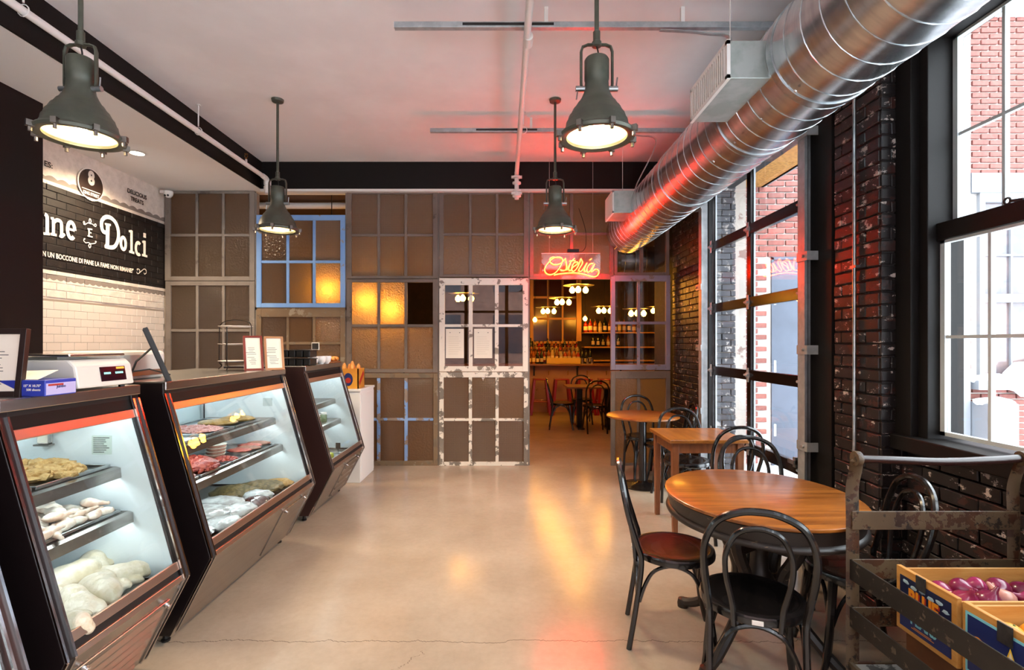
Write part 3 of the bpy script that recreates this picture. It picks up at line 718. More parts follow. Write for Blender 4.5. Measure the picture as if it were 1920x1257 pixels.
sash('grey six pane sash behind the tiered stand, below the corner sash', 312, 479, 528, 716, 3, 2, M['frame_grey'], M['frame_grey'], [R_,X_,R_,X_,X_,X_], 10, 8, 12)
sash('bright blue six pane sash glowing amber at lower right', 482, 648, 404, 577, 3, 2, M['frame_blue'], M['frame_blue'], [R_,R_,X_,R_,R_,H_], 9, 10, 8)
sash('brown peeling sash behind the framed menus and bowls', 482, 648, 581, 752, 3, 3, M['frame_brown'], M['frame_brown'], [R_,R_,H_,R_,R_,H_,R_,R_,R_], 9, 14, 10)
sash('grey six pane sash at the top above the amber glow', 651, 821, 359, 523, 3, 2, M['frame_mauve'], M['frame_mauve'], [X_,X_,X_,X_,X_,X_], 9, 6, 5)
sash('grey sash with one missing pane and two amber lit panes', 651, 821, 524, 699, 3, 2, M['frame_mauve'], M['frame_mauve'], [H_,H_,None,H_,H_,H_], 9, 6, 7)
sash('brown sash with pale blue muntins standing on the floor', 651, 821, 700, 873, 3, 2, M['frame_brown'], M['frame_blue2'], [R_,R_,X_,R_,R_,R_], 8, 9, 9, 6)
sash('grey six pane sash at the top above the white one', 824, 990, 359, 520, 3, 2, M['frame_mauve'], M['frame_mauve'], [X_,X_,X_,R_,R_,R_], 8, 6, 5)
sw_ = sash('white peeling clear glass sash with two papers pinned on it', 824, 990, 522, 697, 3, 2, M['frame_white'], M['frame_white'], [K_], 10, 13, 10, 7)
sw2 = sash('heavily peeled white sash standing on floor beside the doorway', 824, 990, 698, 874, 3, 2, M['frame_white2'], M['frame_white2'], [X_,X_,R_,X_,X_,X_], 8, 10, 8, 6)
sash('mauve grey sash above the doorway behind the neon sign', 993, 1150, 359, 520, 2, 2, M['frame_mauve'], M['frame_mauve'], [R_,R_,R_,R_], 7, 5, 6, 6)
sash('small grey sash with clear panes under the duct end', 1151, 1254, 359, 516, 2, 1, M['frame_grey'], M['frame_grey'], [K_,K_], 6, 5, 5, 6)
sash('lavender grey clear sash right of the doorway', 1145, 1256, 517, 694, 2, 2, M['frame_lav'], M['frame_lav'], [K_,K_,K_,K_], 8, 11, 10, 5, colx=[1197])
sash('grey lower sash behind the small round table', 1145, 1256, 696, 876, 2, 1, M['frame_grey'], M['frame_grey'], [R_,R_], 8, 14, 8, 6, colx=[1197])
for o_, y_ in ((sw_, 692), (sw2, 709)):
    c = Vector((g(906), YP-.028, gz(y_)))
    MB().tube([c+Vector((math.cos(a)*.012, 0, math.sin(a)*.012)) for a in [k*math.pi/5 for k in range(10)]], .004, 6, True).box(c.x-.005, c.x+.005, c.y, c.y+.006, c.z-.03, c.z+.0).build('sash_hook', M['cup'], o_)
for i, (a, c) in enumerate(((479, 482), (648, 651), (821, 824), (990, 993))):
    struct(MB().box(g(a), g(c), YP-.01, YP+.06, 0, ZL-.03).build('trim_%d' % (7+i), M['frame_grey']))
struct(MB().box(g(993), g(1150), YP-.02, YP+.06, gz(524), gz(520)).box(g(1150), g(1256), YP-.02, YP+.06, gz(517), gz(516)).build('trim_11', M['frame_mauve']))
struct(MB().box(g(479), g(651), YP-.01, YP+.06, gz(582), gz(576)).build('trim_12', M['frame_brown']))
struct(MB().box(g(311), g(651), YP-.01, YP+.04, 0, gz(752)).build('trim_13', M['frame_brown']))
for i, (x, lab) in enumerate(((853, 'cream paper notice pinned on the left lower pane of white sash'), (906, 'cream paper notice pinned on the middle lower pane of white sash'))):
    p = thing('paper_notice', lab, 'notice', (g(x), YP-.006, gz(672)), 'papers on the white sash')
    MB().box(g(x-17), g(x+17), YP-.009, YP-.006, gz(672), gz(617)).build('sheet', M['paper'], p)
    for dx in (-9, 9): MB().lathe([(.006, 0), (.004, .006)], (g(x+dx), YP-.009, gz(624)), 8, ax=(0,-1,0)).build('pin', M['ink'], p)
    ln = MB()
    for k in range(9): ln.box(g(x-12), g(x+random.uniform(4, 12)), YP-.0094, YP-.009, gz(632+k*4)-.0015, gz(632+k*4)+.0015)
    ln.build('print_lines', pm('faint_print', '#c4b8a4', .7), p)
# ================================================================== CEILING FIXTURES
# spiral duct with two register boxes
DX, DZ, DR = 1.48, 2.87, .26
du = thing('spiral_duct', 'large galvanised spiral air duct hung along the window wall', 'duct', (DX, 3.0, DZ))
M['duct'] = pm('spiral_duct_steel', '#c2c4c6', .27, 1.0, col2='#b2b5b8', scale=5, stretch=(1, 6, 1), bump=.03, bscale=8)
MB().tube([(DX, y, DZ) for y in (-2.5, -1, .5, 2, 3.2, 4.19, 5.2, 6.27)], DR, 64, caps=False).build('pipe', M['duct'], du, smooth=True)
MB().tube([(DX, y, DZ) for y in (-2.5, 2, 6.27)], DR-.004, 48, caps=False).build('inner_skin', M['steel_dark'], du, smooth=True)
sm = MB(); pts = []; pitch = .128; y = .4
n = int((6.2-y)/pitch*28)
for i in range(n+1):
    a = i/28*2*math.pi; pts.append((DX+math.cos(a)*(DR+.001), y+pitch*i/28, DZ+math.sin(a)*(DR+.001)))
sm.tube(pts, .0030, 5); sm.build('spiral_seam', M['galv'], du, smooth=True)
for y0, y1 in ((4.12, 4.23), (2.36, 2.40), (3.0, 3.03)):
    MB().lathe([(DR+.0, 0), (DR+.006, .0), (DR+.006, y1-y0), (DR+.0, y1-y0)], (DX, y0, DZ), 56, ax=(0,1,0), cap=False).build('collar', M['galv'], du, smooth=True)
for i, (y0, y1, z0, z1) in enumerate(((2.42, 2.90, 2.755, 2.935), (5.04, 5.40, 2.79, 3.01))):
    bx = MB().box(1.055, 1.36, y0, y1, z0, z1).build('register_box', M['galv_box'], du, bevel=.004)
    MB().box(1.040, 1.056, y0-.004, y1+.004, z0-.004, z0+.018).box(1.040, 1.056, y0-.004, y1+.004, z1-.018, z1+.004).box(1.040, 1.056, y0-.004, y0+.018, z0, z1).box(1.040, 1.056, y1-.018, y1+.004, z0, z1).build('grille_frame', M['white'], bx)
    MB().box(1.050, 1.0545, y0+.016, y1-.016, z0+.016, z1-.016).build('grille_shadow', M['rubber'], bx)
    k = y0+.03
    while k < y1-.02:
        MB().obox((1.046, k, (z0+z1)/2), (1,.35,0), (-.35,1,0), (0,0,1), .007, .0045, (z1-z0)/2-.016).build('louvre', M['cup'], bx); k += .026
for (x, y, z) in ((1.32, 2.33, 2.66), (1.30, 2.6, 2.65), (1.3, 2.9, 2.65), (1.3, 3.2, 2.65)):
    MB().lathe([(.008, 0), (.006, .005)], (DX+(x-DX)*1.04, y, DZ+(z-DZ)*1.04), 8, ax=(x-DX, 0, z-DZ)).build('screw', M['chrome'], du)
# unistruts with straps to the duct
def strut(x0, x1, Y, z, lab, hx, tail):
    t = thing('ceiling_strut', lab, 'strut', (x0, Y, z), 'slotted struts under the ceiling')
    MB().box(x0, x1, Y-.02, Y+.02, z, z+.038).build('channel', M['zinc'], t, bevel=.002)
    MB().box(x0-.003, x0, Y-.021, Y+.021, z-.001, z+.04).build('end_cap', M['cup'], t)
    MB().box(x0+.45, x0+1.05, Y-.021, Y-.0195, z+.012, z+.03).build('slot', M['rubber'], t)
    for x in (hx, hx+.9): MB().box(x-.012, x+.012, Y-.012, Y+.012, z+.036, ZC).build('hanger', M['cup'], t)
    MB().tube(catmull([(x1-.75, Y-.005, z-.012), (x1-.45, Y, z-.03), (x1-.28, Y, z-.10), (DX-DR*.82, Y, DZ+DR*.62), (DX-DR*.2, Y, DZ+DR*1.01)], 6), .016, 8, flat=.35).build('strap', M['zinc'], t, smooth=True)
strut(-.74, 1.76, 3.38, 3.58, 'nearer galvanised slotted strut crossing the white ceiling', .26, 0)
strut(-.75, 1.75, 5.04, 3.58, 'farther galvanised strut crossing the ceiling by the red glow', .24, 0)
for i, (y, lab) in enumerate(((2.75, 'thin hanger wire above the nearer register box'), (5.3, 'thin hanger wire above the far register box'))):
    tag(MB().cyl((1.2, y, 2.93 if i == 0 else 3.0), (1.2, y, ZC), .0025, 5).build('hanger_wire', M['cup']), lab, 'wire')
tag(MB().box(1.62, 1.80, 3.1, 3.22, ZC-.012, ZC).build('ceiling_vent', M['rubber'], bevel=.003), 'small dark ceiling vent beside the duct', 'vent')
# white sprinkler pipes
def ring_hanger(x, y, z, t):
    MB().cyl((x, y, z+.05), (x, y, ZC-.003), .006, 8).build('rod', M['white'], t)
    MB().tube([(x+math.cos(a)*.034, y, z+math.sin(a)*.036+.004) for a in [k*math.pi/6 for k in range(12)]], .006, 6, True, flat=.5).build('ring', M['white'], t)
    MB().lathe([(.02, 0), (.02, .008)], (x, y, ZC-.010), 10).build('flange', M['white'], t)
sp = thing('sprinkler_pipe', 'white sprinkler pipe hung beside the black fascia', 'pipe', (-2.86, 3, 3.46))
MB().tube([(-2.86, -2, 3.47), (-2.86, 6.02, 3.47)], .025, 14).build('pipe', M['white'], sp, smooth=True)
for y in (1.4, 3.03, 4.75): ring_hanger(-2.86, y, 3.47, sp)
def head(x, y, z, t):
    MB().cyl((x, y, z+.02), (x, y, z+.055), .012, 8).build('tee', M['white'], t)
    h = MB().cyl((x, y, z+.055), (x, y, z+.07), .009, 8); h.tube(catmull([(x-.0, y, z+.07), (x-.016, y, z+.085), (x-.012, y, z+.105), (x, y, z+.112), (x+.012, y, z+.105), (x+.016, y, z+.085), (x, y, z+.07)], 3), .003, 5)
    h.lathe([(.004, 0), (.018, .002), (.018, .005), (.004, .006)], (x, y, z+.112), 10); h.build('sprinkler_head', M['brass'], t)
head(-2.86, 2.95-.55, 3.47, sp); head(-2.86, 5.62, 3.47, sp)
MB().tube(catmull([(-2.86, 6.0, 3.47), (-2.86, 6.1, 3.46), (-2.86, 6.12, 3.40), (-2.86, 6.12, 3.30)], 4), .03, 12).lathe([(.042,0),(.042,.05)], (-2.86, 6.12, 3.33), 12).lathe([(.042,0),(.042,.05)], (-2.86, 6.12, 3.40), 12).build('elbow', M['white'], sp, smooth=True)
s2 = thing('sprinkler_pipe', 'white sprinkler pipe crossing mid ceiling to the doorway', 'pipe', (.17, 3, 3.55))
pa, pb = Vector((.172, -2, 3.62)), Vector((.118, 6.0, 3.50))
MB().cyl(pa, pb, .024, 14).build('pipe', M['white'], s2, smooth=True)
MB().cyl(Vector((.145, 3.42, 3.54))-Vector((0,.03,0)), Vector((.145, 3.46, 3.54))+Vector((0,.03,0)), .031, 14).build('coupling', M['white'], s2, smooth=True)
e = MB().cyl((.118, 6.02, 3.52), (.118, 6.02, 3.20), .026, 12)
for z in (3.46, 3.39, 3.30, 3.24): e.lathe([(.026,0),(.05,.006),(.05,.026),(.026,.032)], (.118, 6.02, z-.016), 12)
for z in (3.46, 3.27): e.box(.055, .18, 6.0, 6.04, z-.012, z+.012)
e.build('drop_fitting', M['white'], s2, smooth=True)
ring_hanger(.16, 4.9, 3.545, s2)
# pipe seen behind the gap over the blue sash
bpz = PX(560, 386, 6.75)
tag(MB().cyl((PX(486,386,6.75).x, 6.75, bpz.z), (PX(700,386,6.75).x, 6.75, bpz.z), .042, 14).build('white_pipe', M['white'], smooth=True), 'white pipe seen through gap above the blue sash', 'pipe')
tag(MB().box(-3.4, -1.6, 6.9, 6.96, PX(0,372,6.9).z-.02, PX(0,372,6.9).z+.02).build('wood_batten', M['frame_wood']), 'red brown batten behind the gap above the blue sash', 'batten')

M['lamp_glass'] = glass('lamp_lens_glass', (1.0,.98,.94), gain=.8)
# industrial pendants ------------------------------------------------
def pendant(loc, label, tilt=0.0):
    t = thing('pendant_lamp', label, 'lamp', loc, 'industrial pendant lamps'); o = Vector(loc)
    prof = [(.166,.006),(.166,.02),(.160,.045),(.156,.05),(.152,.075),(.147,.08),(.139,.105),(.133,.11),(.118,.14),(.111,.145),(.096,.17),(.089,.175),(.075,.20),(.064,.225),(.060,.25),(.058,.285),(.061,.29),(.061,.385),(.055,.395),(.0,.396)]
    MB().lathe(prof, o, 40, cap=False).build('shade', M['lamp_green'], t, smooth=True)
    MB().lathe([(.158,.012),(.15,.045),(.13,.09),(.09,.15),(.05,.19),(.0,.2)], o, 32, cap=False).build('reflector', M['lamp_in'], t, smooth=True)
    MB().lathe([(.150,.016),(.1505,.002),(.166,-.006),(.186,-.004),(.190,.010),(.180,.022),(.160,.024)], o, 40, cap=False).build('rim', M['lamp_green'], t, smooth=True)
    MB().lathe([(.151,.008),(.12,.0),(.06,-.008),(.0005,-.010)], o, 36, cap=False).build('lens', M['lamp_glass'], t, smooth=True)
    MB().lathe([(.0005,.045),(.03,.05),(.05,.075),(.048,.10),(.03,.125),(.02,.15),(.02,.19)], o, 20, cap=False).build('bulb', M['lens'], t, smooth=True)
    for k in range(8):
        a = k*math.pi/4+.2; c = o+Vector((math.cos(a)*.192, math.sin(a)*.192, .006)); r = Vector((math.cos(a), math.sin(a), 0)); s = Vector((-r.y, r.x, 0))
        MB().obox(c, r, s, (0,0,1), .016, .012, .014).lathe([(.0085,0),(.0085,.02),(.005,.026)], c-Vector((0,0,.036)), 8).build('clamp', M['steel_dark'], t)
    y = [(-.075,.245),(-.078,.27),(-.078,.43),(-.070,.455),(-.045,.465),(.045,.465),(.070,.455),(.078,.43),(.078,.27),(.075,.245)]
    MB().tube([o+Vector((a, 0, c)) for a, c in y], .0125, 8, flat=.55).build('yoke', M['lamp_green'], t, smooth=True)
    for s in (-1, 1):
        MB().cyl(o+Vector((s*.055, 0, .245)), o+Vector((s*.105, 0, .245)), .014, 10).cyl(o+Vector((s*.095, 0, .24)), o+Vector((s*.102, -.004, .19 if s < 0 else .30)), .004, 6).build('pivot_bolt', M['galv'], t, smooth=True)
    MB().tube(catmull([o+Vector((0,0,.39)), o+Vector((.008,0,.42)), o+Vector((0,0,.46))], 4), .004, 6).build('cable', M['rubber'], t)
    MB().lathe([(.0,.455),(.024,.458),(.024,.478),(.018,.482),(.018,.53),(.0115,.535),(.0115, ZC-o.z-.03)], o, 12, cap=False).build('rod', M['lamp_green'], t, smooth=True)
    MB().lathe([(.0115, ZC-o.z-.03),(.05, ZC-o.z-.022),(.055, ZC-o.z-.001),(0, ZC-o.z-.001)], o, 16, cap=False).build('canopy_plate', M['lamp_green'], t, smooth=True)
    d = bpy.data.lights.new('lamp_light', 'SPOT'); d.energy = SP['pendant']; d.color = (1.0, .80, .55); d.spot_size = 2.5; d.spot_blend = .7; d.shadow_soft_size = .12
    l = bpy.data.objects.new('lamp_light', d); COL.objects.link(l); l.parent = t; l.location = (0, 0, -.03)
    return t
pendant((-2.13, 2.56, 2.53), 'grey green industrial pendant over the nearest display case, top left')
pendant((.45, 2.56, 2.53), 'large grey green industrial pendant in the middle of ceiling')
pendant((-2.08, 4.65, 2.53), 'grey green industrial pendant hanging before the blue sash')
pendant((.44, 4.65, 2.53), 'grey green industrial pendant hanging above the neon sign')
dl = thing('downlight', 'round recessed warm downlight in the lower left ceiling', 'downlight', (-3.66, 5.07, ZL))
MB().lathe([(.082,-.004),(.062,-.006),(.062,.0),(.082,.0)], (-3.66, 5.07, ZL), 24, cap=False).build('trim_ring', M['white'], dl)
MB().lathe([(.0005,-.004),(.062,-.003)], (-3.66, 5.07, ZL), 24, cap=False).build('lens', M['down'], dl)
for (dx_, dy_) in ((-3.66, 5.07),):
    d = bpy.data.lights.new('lamp_light', 'SPOT'); d.energy = SP['down']; d.color = (1.0, .78, .52); d.spot_size = 2.6; d.spot_blend = .8; d.shadow_soft_size = .06
    l = bpy.data.objects.new('lamp_light', d); COL.objects.link(l); l.parent = dl; l.location = (0, 0, -.02)
sc_ = thing('security_camera', 'white dome security camera at the mural corner', 'camera', PX(316, 362, 6.2))
c = PX(316, 362, 6.2)
MB().lathe([(.0,.02),(.05,.02),(.052,-.0),(.045,-.03),(.025,-.055),(.0,-.06)], c, 20, cap=False).build('housing', M['white'], sc_, smooth=True)
for dx in (-.018, .018): MB().lathe([(.012,0),(.012,.008),(.004,.01)], c+Vector((dx, -.036, -.036)), 10, ax=(0,-.8,-.6)).build('lens', M['rubber'], sc_)
MB().box(c.x-.10, c.x-.02, c.y-.01, c.y+.03, c.z-.0, c.z+.03).build('bracket', M['white'], sc_)

# ================================================================== WALL LETTERING (mural)
def W(cx, cy):      # point of the mural seen at crop pixel (cx, cy)
    x, y = 70+cx/4.656, 290+cy/4.656
    Y = F*(-XL)/(CX-x); return Vector((XL+.010, Y, CH+(CY-y)*Y/F))
NX = Vector((1,0,0)); UY = Vector((0,1,0)); UZ = Vector((0,0,1))
def strokes(name, lst, mat, parent, lift=.003):
    mb = MB()
    for q_, (pts, wd) in enumerate(lst):
        P = catmull([W(*p) for p in pts], 6) if len(pts) > 2 else [W(*p) for p in pts]
        sc = [p.y/F/4.656 for p in P]
        ribbon(mb, P, [wd*1.12*s for s in sc], NX, lift+.0006*q_)
    return mb.build(name, mat, parent)
def ell(cx, cy, rx, ry, a0=0, a1=360, sh=0.0, n=14):
    return [(cx+rx*math.cos(math.radians(a0+(a1-a0)*k/n)), cy+ry*math.sin(math.radians(a0+(a1-a0)*k/n))+sh*rx*math.cos(math.radians(a0+(a1-a0)*k/n))) for k in range(n+1)]
strokes('letter_D', [([(588,682),(562,668),(549,620),(556,572),(590,545),(636,556),(676,600),(697,670),(694,745),(668,800),(630,812),(580,800)], 31), ([(604,604),(600,800)], 36), ([(578,606),(630,616)], 16), ([(574,800),(650,818)], 20)], M['letter'], wl)
strokes('letter_o', [(ell(740,776,21,52,0,360,.35), 27)], M['letter'], wl, .0032)
strokes('letter_l', [([(812,662),(812,856)], 26), ([(788,670),(815,668)], 16), ([(790,846),(836,860)], 18)], M['letter'], wl)
strokes('letter_c', [(ell(872,822,22,52,-50,-310,.35), 26)], M['letter'], wl, .0032)
strokes('letter_i', [([(926,752),(926,884)], 26), ([(905,762),(928,764)], 16), ([(903,876),(950,890)], 18), ([(926,686),(926,726)], 30)], M['letter'], wl)
strokes('letter_a', [([(52,520),(72,540),(74,600),(74,690)], 30), ([(40,690),(96,694)], 20)], M['letter'], wl)
strokes('letter_n', [([(128,560),(128,700)], 28), ([(104,556),(132,558)], 18), ([(102,694),(156,704)], 20), ([(130,590),(160,572),(192,590),(198,640),(198,710)], 28), ([(178,706),(200,718),(226,694)], 20)], M['letter'], wl)
strokes('letter_e', [(ell(284,662,32,70,-5,-315,.28), 30), ([(258,648),(312,664)], 18)], M['letter'], wl)
strokes('letter_E', [([(440,648),(440,714)], 13), ([(426,648),(468,654)], 10), ([(436,680),(460,684)], 9), ([(426,710),(470,720)], 10)], M['letter'], wl)
strokes('flourish', [([(392,610),(404,604),(398,584),(390,592),(402,612),(430,596),(446,602),(470,608),(494,628),(504,618),(496,606),(484,616)], 6), ([(446,600),(440,580),(448,560),(458,584),(448,602)], 7)], M['letter'], wl)
strokes('flourish', [([(396,744),(406,736),(398,734),(394,752),(412,770),(436,768),(452,778),(476,778),(496,772),(504,760),(492,758)], 6), ([(446,778),(436,794),(446,814),(456,796),(448,778)], 7)], M['letter'], wl)
strokes('flourish', [([(866,1012),(860,1000),(870,998),(884,1010),(880,1034),(864,1040),(858,1024)], 5), ([(880,1034),(900,1016),(920,1000),(938,1008),(940,1034),(926,1044),(920,1030)], 5)], M['letter'], wl)
def wtext(name, s, cxa, cya, cxb, cyb_h, mat, bold=.02):
    a, b_ = W(cxa, cya), W(cxb, cya); hz = cyb_h
    return text(name, s, mat, wl, Vector((a.x+.002, a.y, a.z)), UY, UZ, width=(b_.y-a.y), height=hz, bold=bold)
wtext('slogan', 'N UN BOCCONE DI PANE LA FAME NON RIMANE!"', 34, 886, 830, .050, M['letter'], .022)
wtext('slogan_word', 'DELICIOUS', 778, 330, 946, .050, M['letter_dark'], .02)
wtext('slogan_word', 'TREATS', 805, 400, 918, .050, M['letter_dark'], .02)
wtext('slogan_word', 'ES:', 50, 98, 122, .052, M['letter_dark'], .02)
# round badge with a crimped rim
bc = W(455, 262); ry = abs(W(568, 262).y-W(342, 262).y)/2; rz = ry*1.0
bg_ = MB(); nn = 72; ring = [Vector((XL+.013, bc.y+math.cos(2*math.pi*k/nn)*ry*(1+.022*(k % 2)), bc.z+math.sin(2*math.pi*k/nn)*rz*(1+.022*(k % 2)))) for k in range(nn)]
bg_.prism(ring, (.004, 0, 0)); bg_.build('badge_rim', M['letter'], wl)
MB().prism([Vector((XL+.0172, bc.y+math.cos(2*math.pi*k/48)*ry*.93, bc.z+math.sin(2*math.pi*k/48)*rz*.93)) for k in range(48)], (.002, 0, 0)).build('badge_disc', M['bpaint'], wl)
bx_ = XL+.0196
def btext(s, dz, wd, ht, bold=.02): text('badge_lettering', s, M['letter'], wl, (bx_, bc.y, bc.z+dz), UY, UZ, width=wd, height=ht, bold=bold, align='C')
btext('8', -.01, .082, .15, .05); btext('KING STREET', -.115, .20, .034, .03)
MB().box(bx_, bx_+.0006, bc.y-.115, bc.y+.115, bc.z-.066, bc.z-.058).box(bx_, bx_+.0006, bc.y-.115, bc.y+.115, bc.z-.145, bc.z-.137).build('badge_line', M['letter'], wl)

# ================================================================== NEON SIGN
YN = 6.12
def NN(cx, cy, d=0.0): return PX(1000+cx/12.8, 460+cy/12.8, YN)+Vector((0, d, 0))
ns = thing('neon_sign', 'glowing orange red neon script sign reading Osteria over the doorway', 'sign', NN(900, 800))
a, b_ = NN(195, 180), NN(1620, 800)
MB().box(a.x, b_.x, YN+.03, YN+.036, b_.z, a.z).build('acrylic_backing', M['acrylic'], ns)
MB().box(a.x, b_.x, YN+.026, YN+.040, a.z-.004, a.z).build('backing_edge', M['cup'], ns)
neon_strokes = [
 [(510,300),(455,330),(390,390),(315,480),(272,580),(310,672),(400,705),(500,680),(590,600),(655,500),(700,400),(690,320),(620,285),(540,292),(450,290),(395,340),(420,418),(500,462),(600,458),(680,425),(735,360),(772,318)],
 [(772,318),(785,400),(800,500),(785,580),(740,606),(690,600),(640,588)],
 [(800,600),(850,500),(905,400),(985,320)], [(868,384),(935,368),(1012,372)],
 [(905,400),(868,500),(850,580),(880,610),(915,580),(960,520),(1020,480),(1072,430),(1045,402),(975,430),(922,540),(940,622),(1000,605),(1065,520)],
 [(1065,520),(1110,420),(1138,330),(1165,372),(1180,430),(1130,520),(1088,600),(1130,632),(1185,590)],
 [(1185,590),(1240,500),(1288,425),(1235,545),(1222,618),(1262,624),(1300,590)],
 [(1440,436),(1360,452),(1295,540),(1284,628),(1335,644),(1405,560),(1475,452),(1420,560),(1392,636),(1432,622)],
 [(1432,622),(1482,580),(1548,592),(1572,660),(1522,740),(1432,756),(1300,722),(1150,684),(950,664),(700,680),(560,700),(500,716)],
 [(1355,352),(1398,326)]]
for k, s_ in enumerate(neon_strokes):
    P = catmull([NN(*p, d=-.004*(k % 3)) for p in s_], 5) if len(s_) > 2 else [NN(*p) for p in s_]
    MB().tube(P, .0046, 7).build('neon_tube', M['neon'], ns, smooth=True)
for p in ((980,200),(240,600),(680,610)): MB().cyl(NN(*p), NN(*p, d=.03), .008, 8).build('tube_support', M['cup'], ns)
MB().box(NN(820,0).x, NN(1100,0).x, YN, YN+.07, a.z, NN(0,90).z).build('transformer', M['rubber'], ns, bevel=.004)
MB().tube(catmull([NN(1090,150,.03), NN(1180,140,.03), NN(1250,60,.03), NN(1270,-60,.03), NN(1255,-400,.03), NN(1100,-900,.03)], 6), .004, 6).build('cord', M['rubber'], ns, smooth=True)
for cx_ in (390, 1440): MB().cyl(NN(cx_, 180, .033), Vector((NN(cx_,0).x, YN+.033, ZC)), .0018, 5).build('hanging_wire', M['cup'], ns)
# ================================================================== DISPLAY CASES
cB, cP, cT, XB = Vector((-1.665, 0, .05)), Vector((-1.466, 0, .436)), Vector((-1.70, 0, 1.25)), -2.36
gd = (cT-cP).normalized(); gn = Vector((-gd.z, 0, gd.x))*-1; ld = (cB-cP).normalized(); ln_ = Vector((-ld.z, 0, ld.x))
if gn.x < 0: gn = -gn
if ln_.x < 0: ln_ = -ln_
def case(label, y0, y1, side, louvres, lights=True, shelves=(.945, .745)):
    t = thing('display_case', label, 'display case', (-1.95, (y0+y1)/2, 0), 'refrigerated display cases')
    out = [(cB.x, cB.z), (cP.x, cP.z), (cT.x, cT.z), (cT.x, 1.305), (XB, 1.305), (XB, .05)]
    E = .045
    for ya in (y0, y1-E):
        ep = MB().prism([(x, ya, z) for x, z in out], (0, E, 0)).build('end_panel', side, t, bevel=.003)
        for yy in (ya+.006, ya+E-.006):
            mb = MB()
            for p, q, nn_ in ((cP, cT, gn), (cP, cB, ln_)):
                mb.bar(p+Vector((0, yy, 0))+nn_*.003, q+Vector((0, yy, 0))+nn_*.003, .009, .008, up=nn_)
            mb.build('chrome_edge', M['chrome'], ep)
        MB().prism([(x, ya+(E if ya == y0 else -.002), z) for x, z in ((cP.x-.03, .44), (cT.x-.02, 1.24), (-2.28, 1.24), (-2.28, .44))], (0, .002, 0)).build('end_liner', M['liner'], ep)
    MB().box(XB-.02, cT.x+.012, y0+.002, y1-.002, 1.268, 1.312).build('top', M['steel'], t, bevel=.004)
    MB().box(XB, cT.x-.01, y0+E, y1-E, 1.24, 1.268).build('top_slot', M['rubber'], t)
    def along(s, o): return cP+gd*s+gn*o
    def rail(nm, s0, s1, th, mat, o=0.0, base=None, dirn=None, nrm=None):
        d_, n_ = dirn or gd, nrm or gn; b0 = (base or cP)
        p = [b0+d_*s0+n_*o, b0+d_*s1+n_*o, b0+d_*s1+n_*(o-th), b0+d_*s0+n_*(o-th)]
        return MB().prism([Vector((q.x, y0+E, q.z)) for q in p], (0, y1-y0-2*E, 0)).build(nm, mat, t, bevel=.002)
    rail('glass_top_rail', .762, .800, .02, M['copper'], -.002); rail('top_slot_front', .800, .850, .012, M['black'], -.010)
    rail('glass', .07, .79, .006, M['case_glass'], -.010)
    rail('glass_bottom_rail', .045, .082, .02, M['copper'], -.002)
    rail('drain_slot', .012, .047, .02, M['rubber'], -.012)
    rail('panel_top_rail', -.006, .018, .03, M['copper'], .0)
    lp = rail('lower_panel', 0.0, (cB-cP).length, .02, M['steel'], 0.0, cP, ld, ln_)
    MB().prism([Vector((x, y0+E, z)) for x, z in ((cP.x-.05, .41), (cP.x-.02, .43), (-2.30, .43), (-2.30, .41))], (0, y1-y0-2*E, 0)).build('deck', M['steel_dark'], t)
    nb_ = 2
    for k in range(nb_):
        a, b_ = y0+E+(y1-y0-2*E)*k/nb_, y0+E+(y1-y0-2*E)*(k+1)/nb_
        bk = MB().box(-2.32, -2.30, a+.005, b_-.005, .43, 1.24).build('sliding_door', pm('pale_sliding_door', '#cfdadd', .25, objrand=.1) if k else M['liner'], t)
        MB().box(-2.298, -2.285, a, a+.03, .43, 1.24).box(-2.298, -2.285, b_-.03, b_, .43, 1.24).build('door_edge', M['chrome'], bk)
    for z, xf in zip(shelves, (-1.745, -1.69)):
        sh = MB().box(-2.25, xf-.02, y0+E+.004, y1-E-.004, z-.012, z).build('shelf', M['steel_dark'], t)
        MB().prism([(xf-.02, y0+E+.004, z), (xf, y0+E+.004, z-.006), (xf+.004, y0+E+.004, z-.05), (xf-.014, y0+E+.004, z-.05)], (0, y1-y0-2*E-.008, 0)).build('shelf_lip', M['steel'], sh)
    MB().cyl((-1.77, y0+E+.02, 1.222), (-1.77, y1-E-.02, 1.222), .016, 10).build('light_tube', M['tube'], t)
    for x, z in ((-2.24, 1.215), (-1.79, .918), (-1.735, .718)):
        MB().cyl((x, y0+E+.02, z), (x, y1-E-.02, z), .011, 8).build('light_tube', M['tube'], t)  # extra tubes added out of sight to brighten the white liner evenly
    for x in (-1.72, XB+.06):
        for y in (y0+.05, y1-.05): MB().lathe([(.02, 0), (.022, .01), (.014, .015), (.014, .06)], (x, y, 0), 10).build('foot', M['rubber'], t)
    for ya, yb, s0, s1, nl in louvres:
        pp = lambda y, s, o=.0: Vector((0, y, 0))+cP+ld*s+ln_*o
        ap = MB().prism([pp(ya, s0), pp(yb, s0), pp(yb, s1), pp(ya, s1)], ln_*.006).build('access_panel', M['steel'], lp, bevel=.002)
        for k in range(nl):
            s = s0+.03+(s1-s0-.05)*k/max(nl-1, 1)
            MB().prism([pp(ya+.03, s, .006), pp(ya+.03, s+.024, .006), pp(ya+.03, s+.022, .016)], (0, yb-ya-.06, 0)).build('louvre', M['steel'], lp)
        for y in (ya+.04, yb-.02): MB().lathe([(.011, 0), (.013, .008), (.007, .012), (.012, .02), (.0, .024)], pp(y, s0+.015, .006), 10, ax=ln_).build('knob', M['chrome'], lp, smooth=True)
    return t
case('nearest cropped display case at the left edge', .3, 1.585, M['case_brown_reflect'], [])
case('display case of whole chickens and chicken pieces under the scale', 1.70, 2.364, M['case_black'], [(1.78, 2.28, .08, .40, 6)])
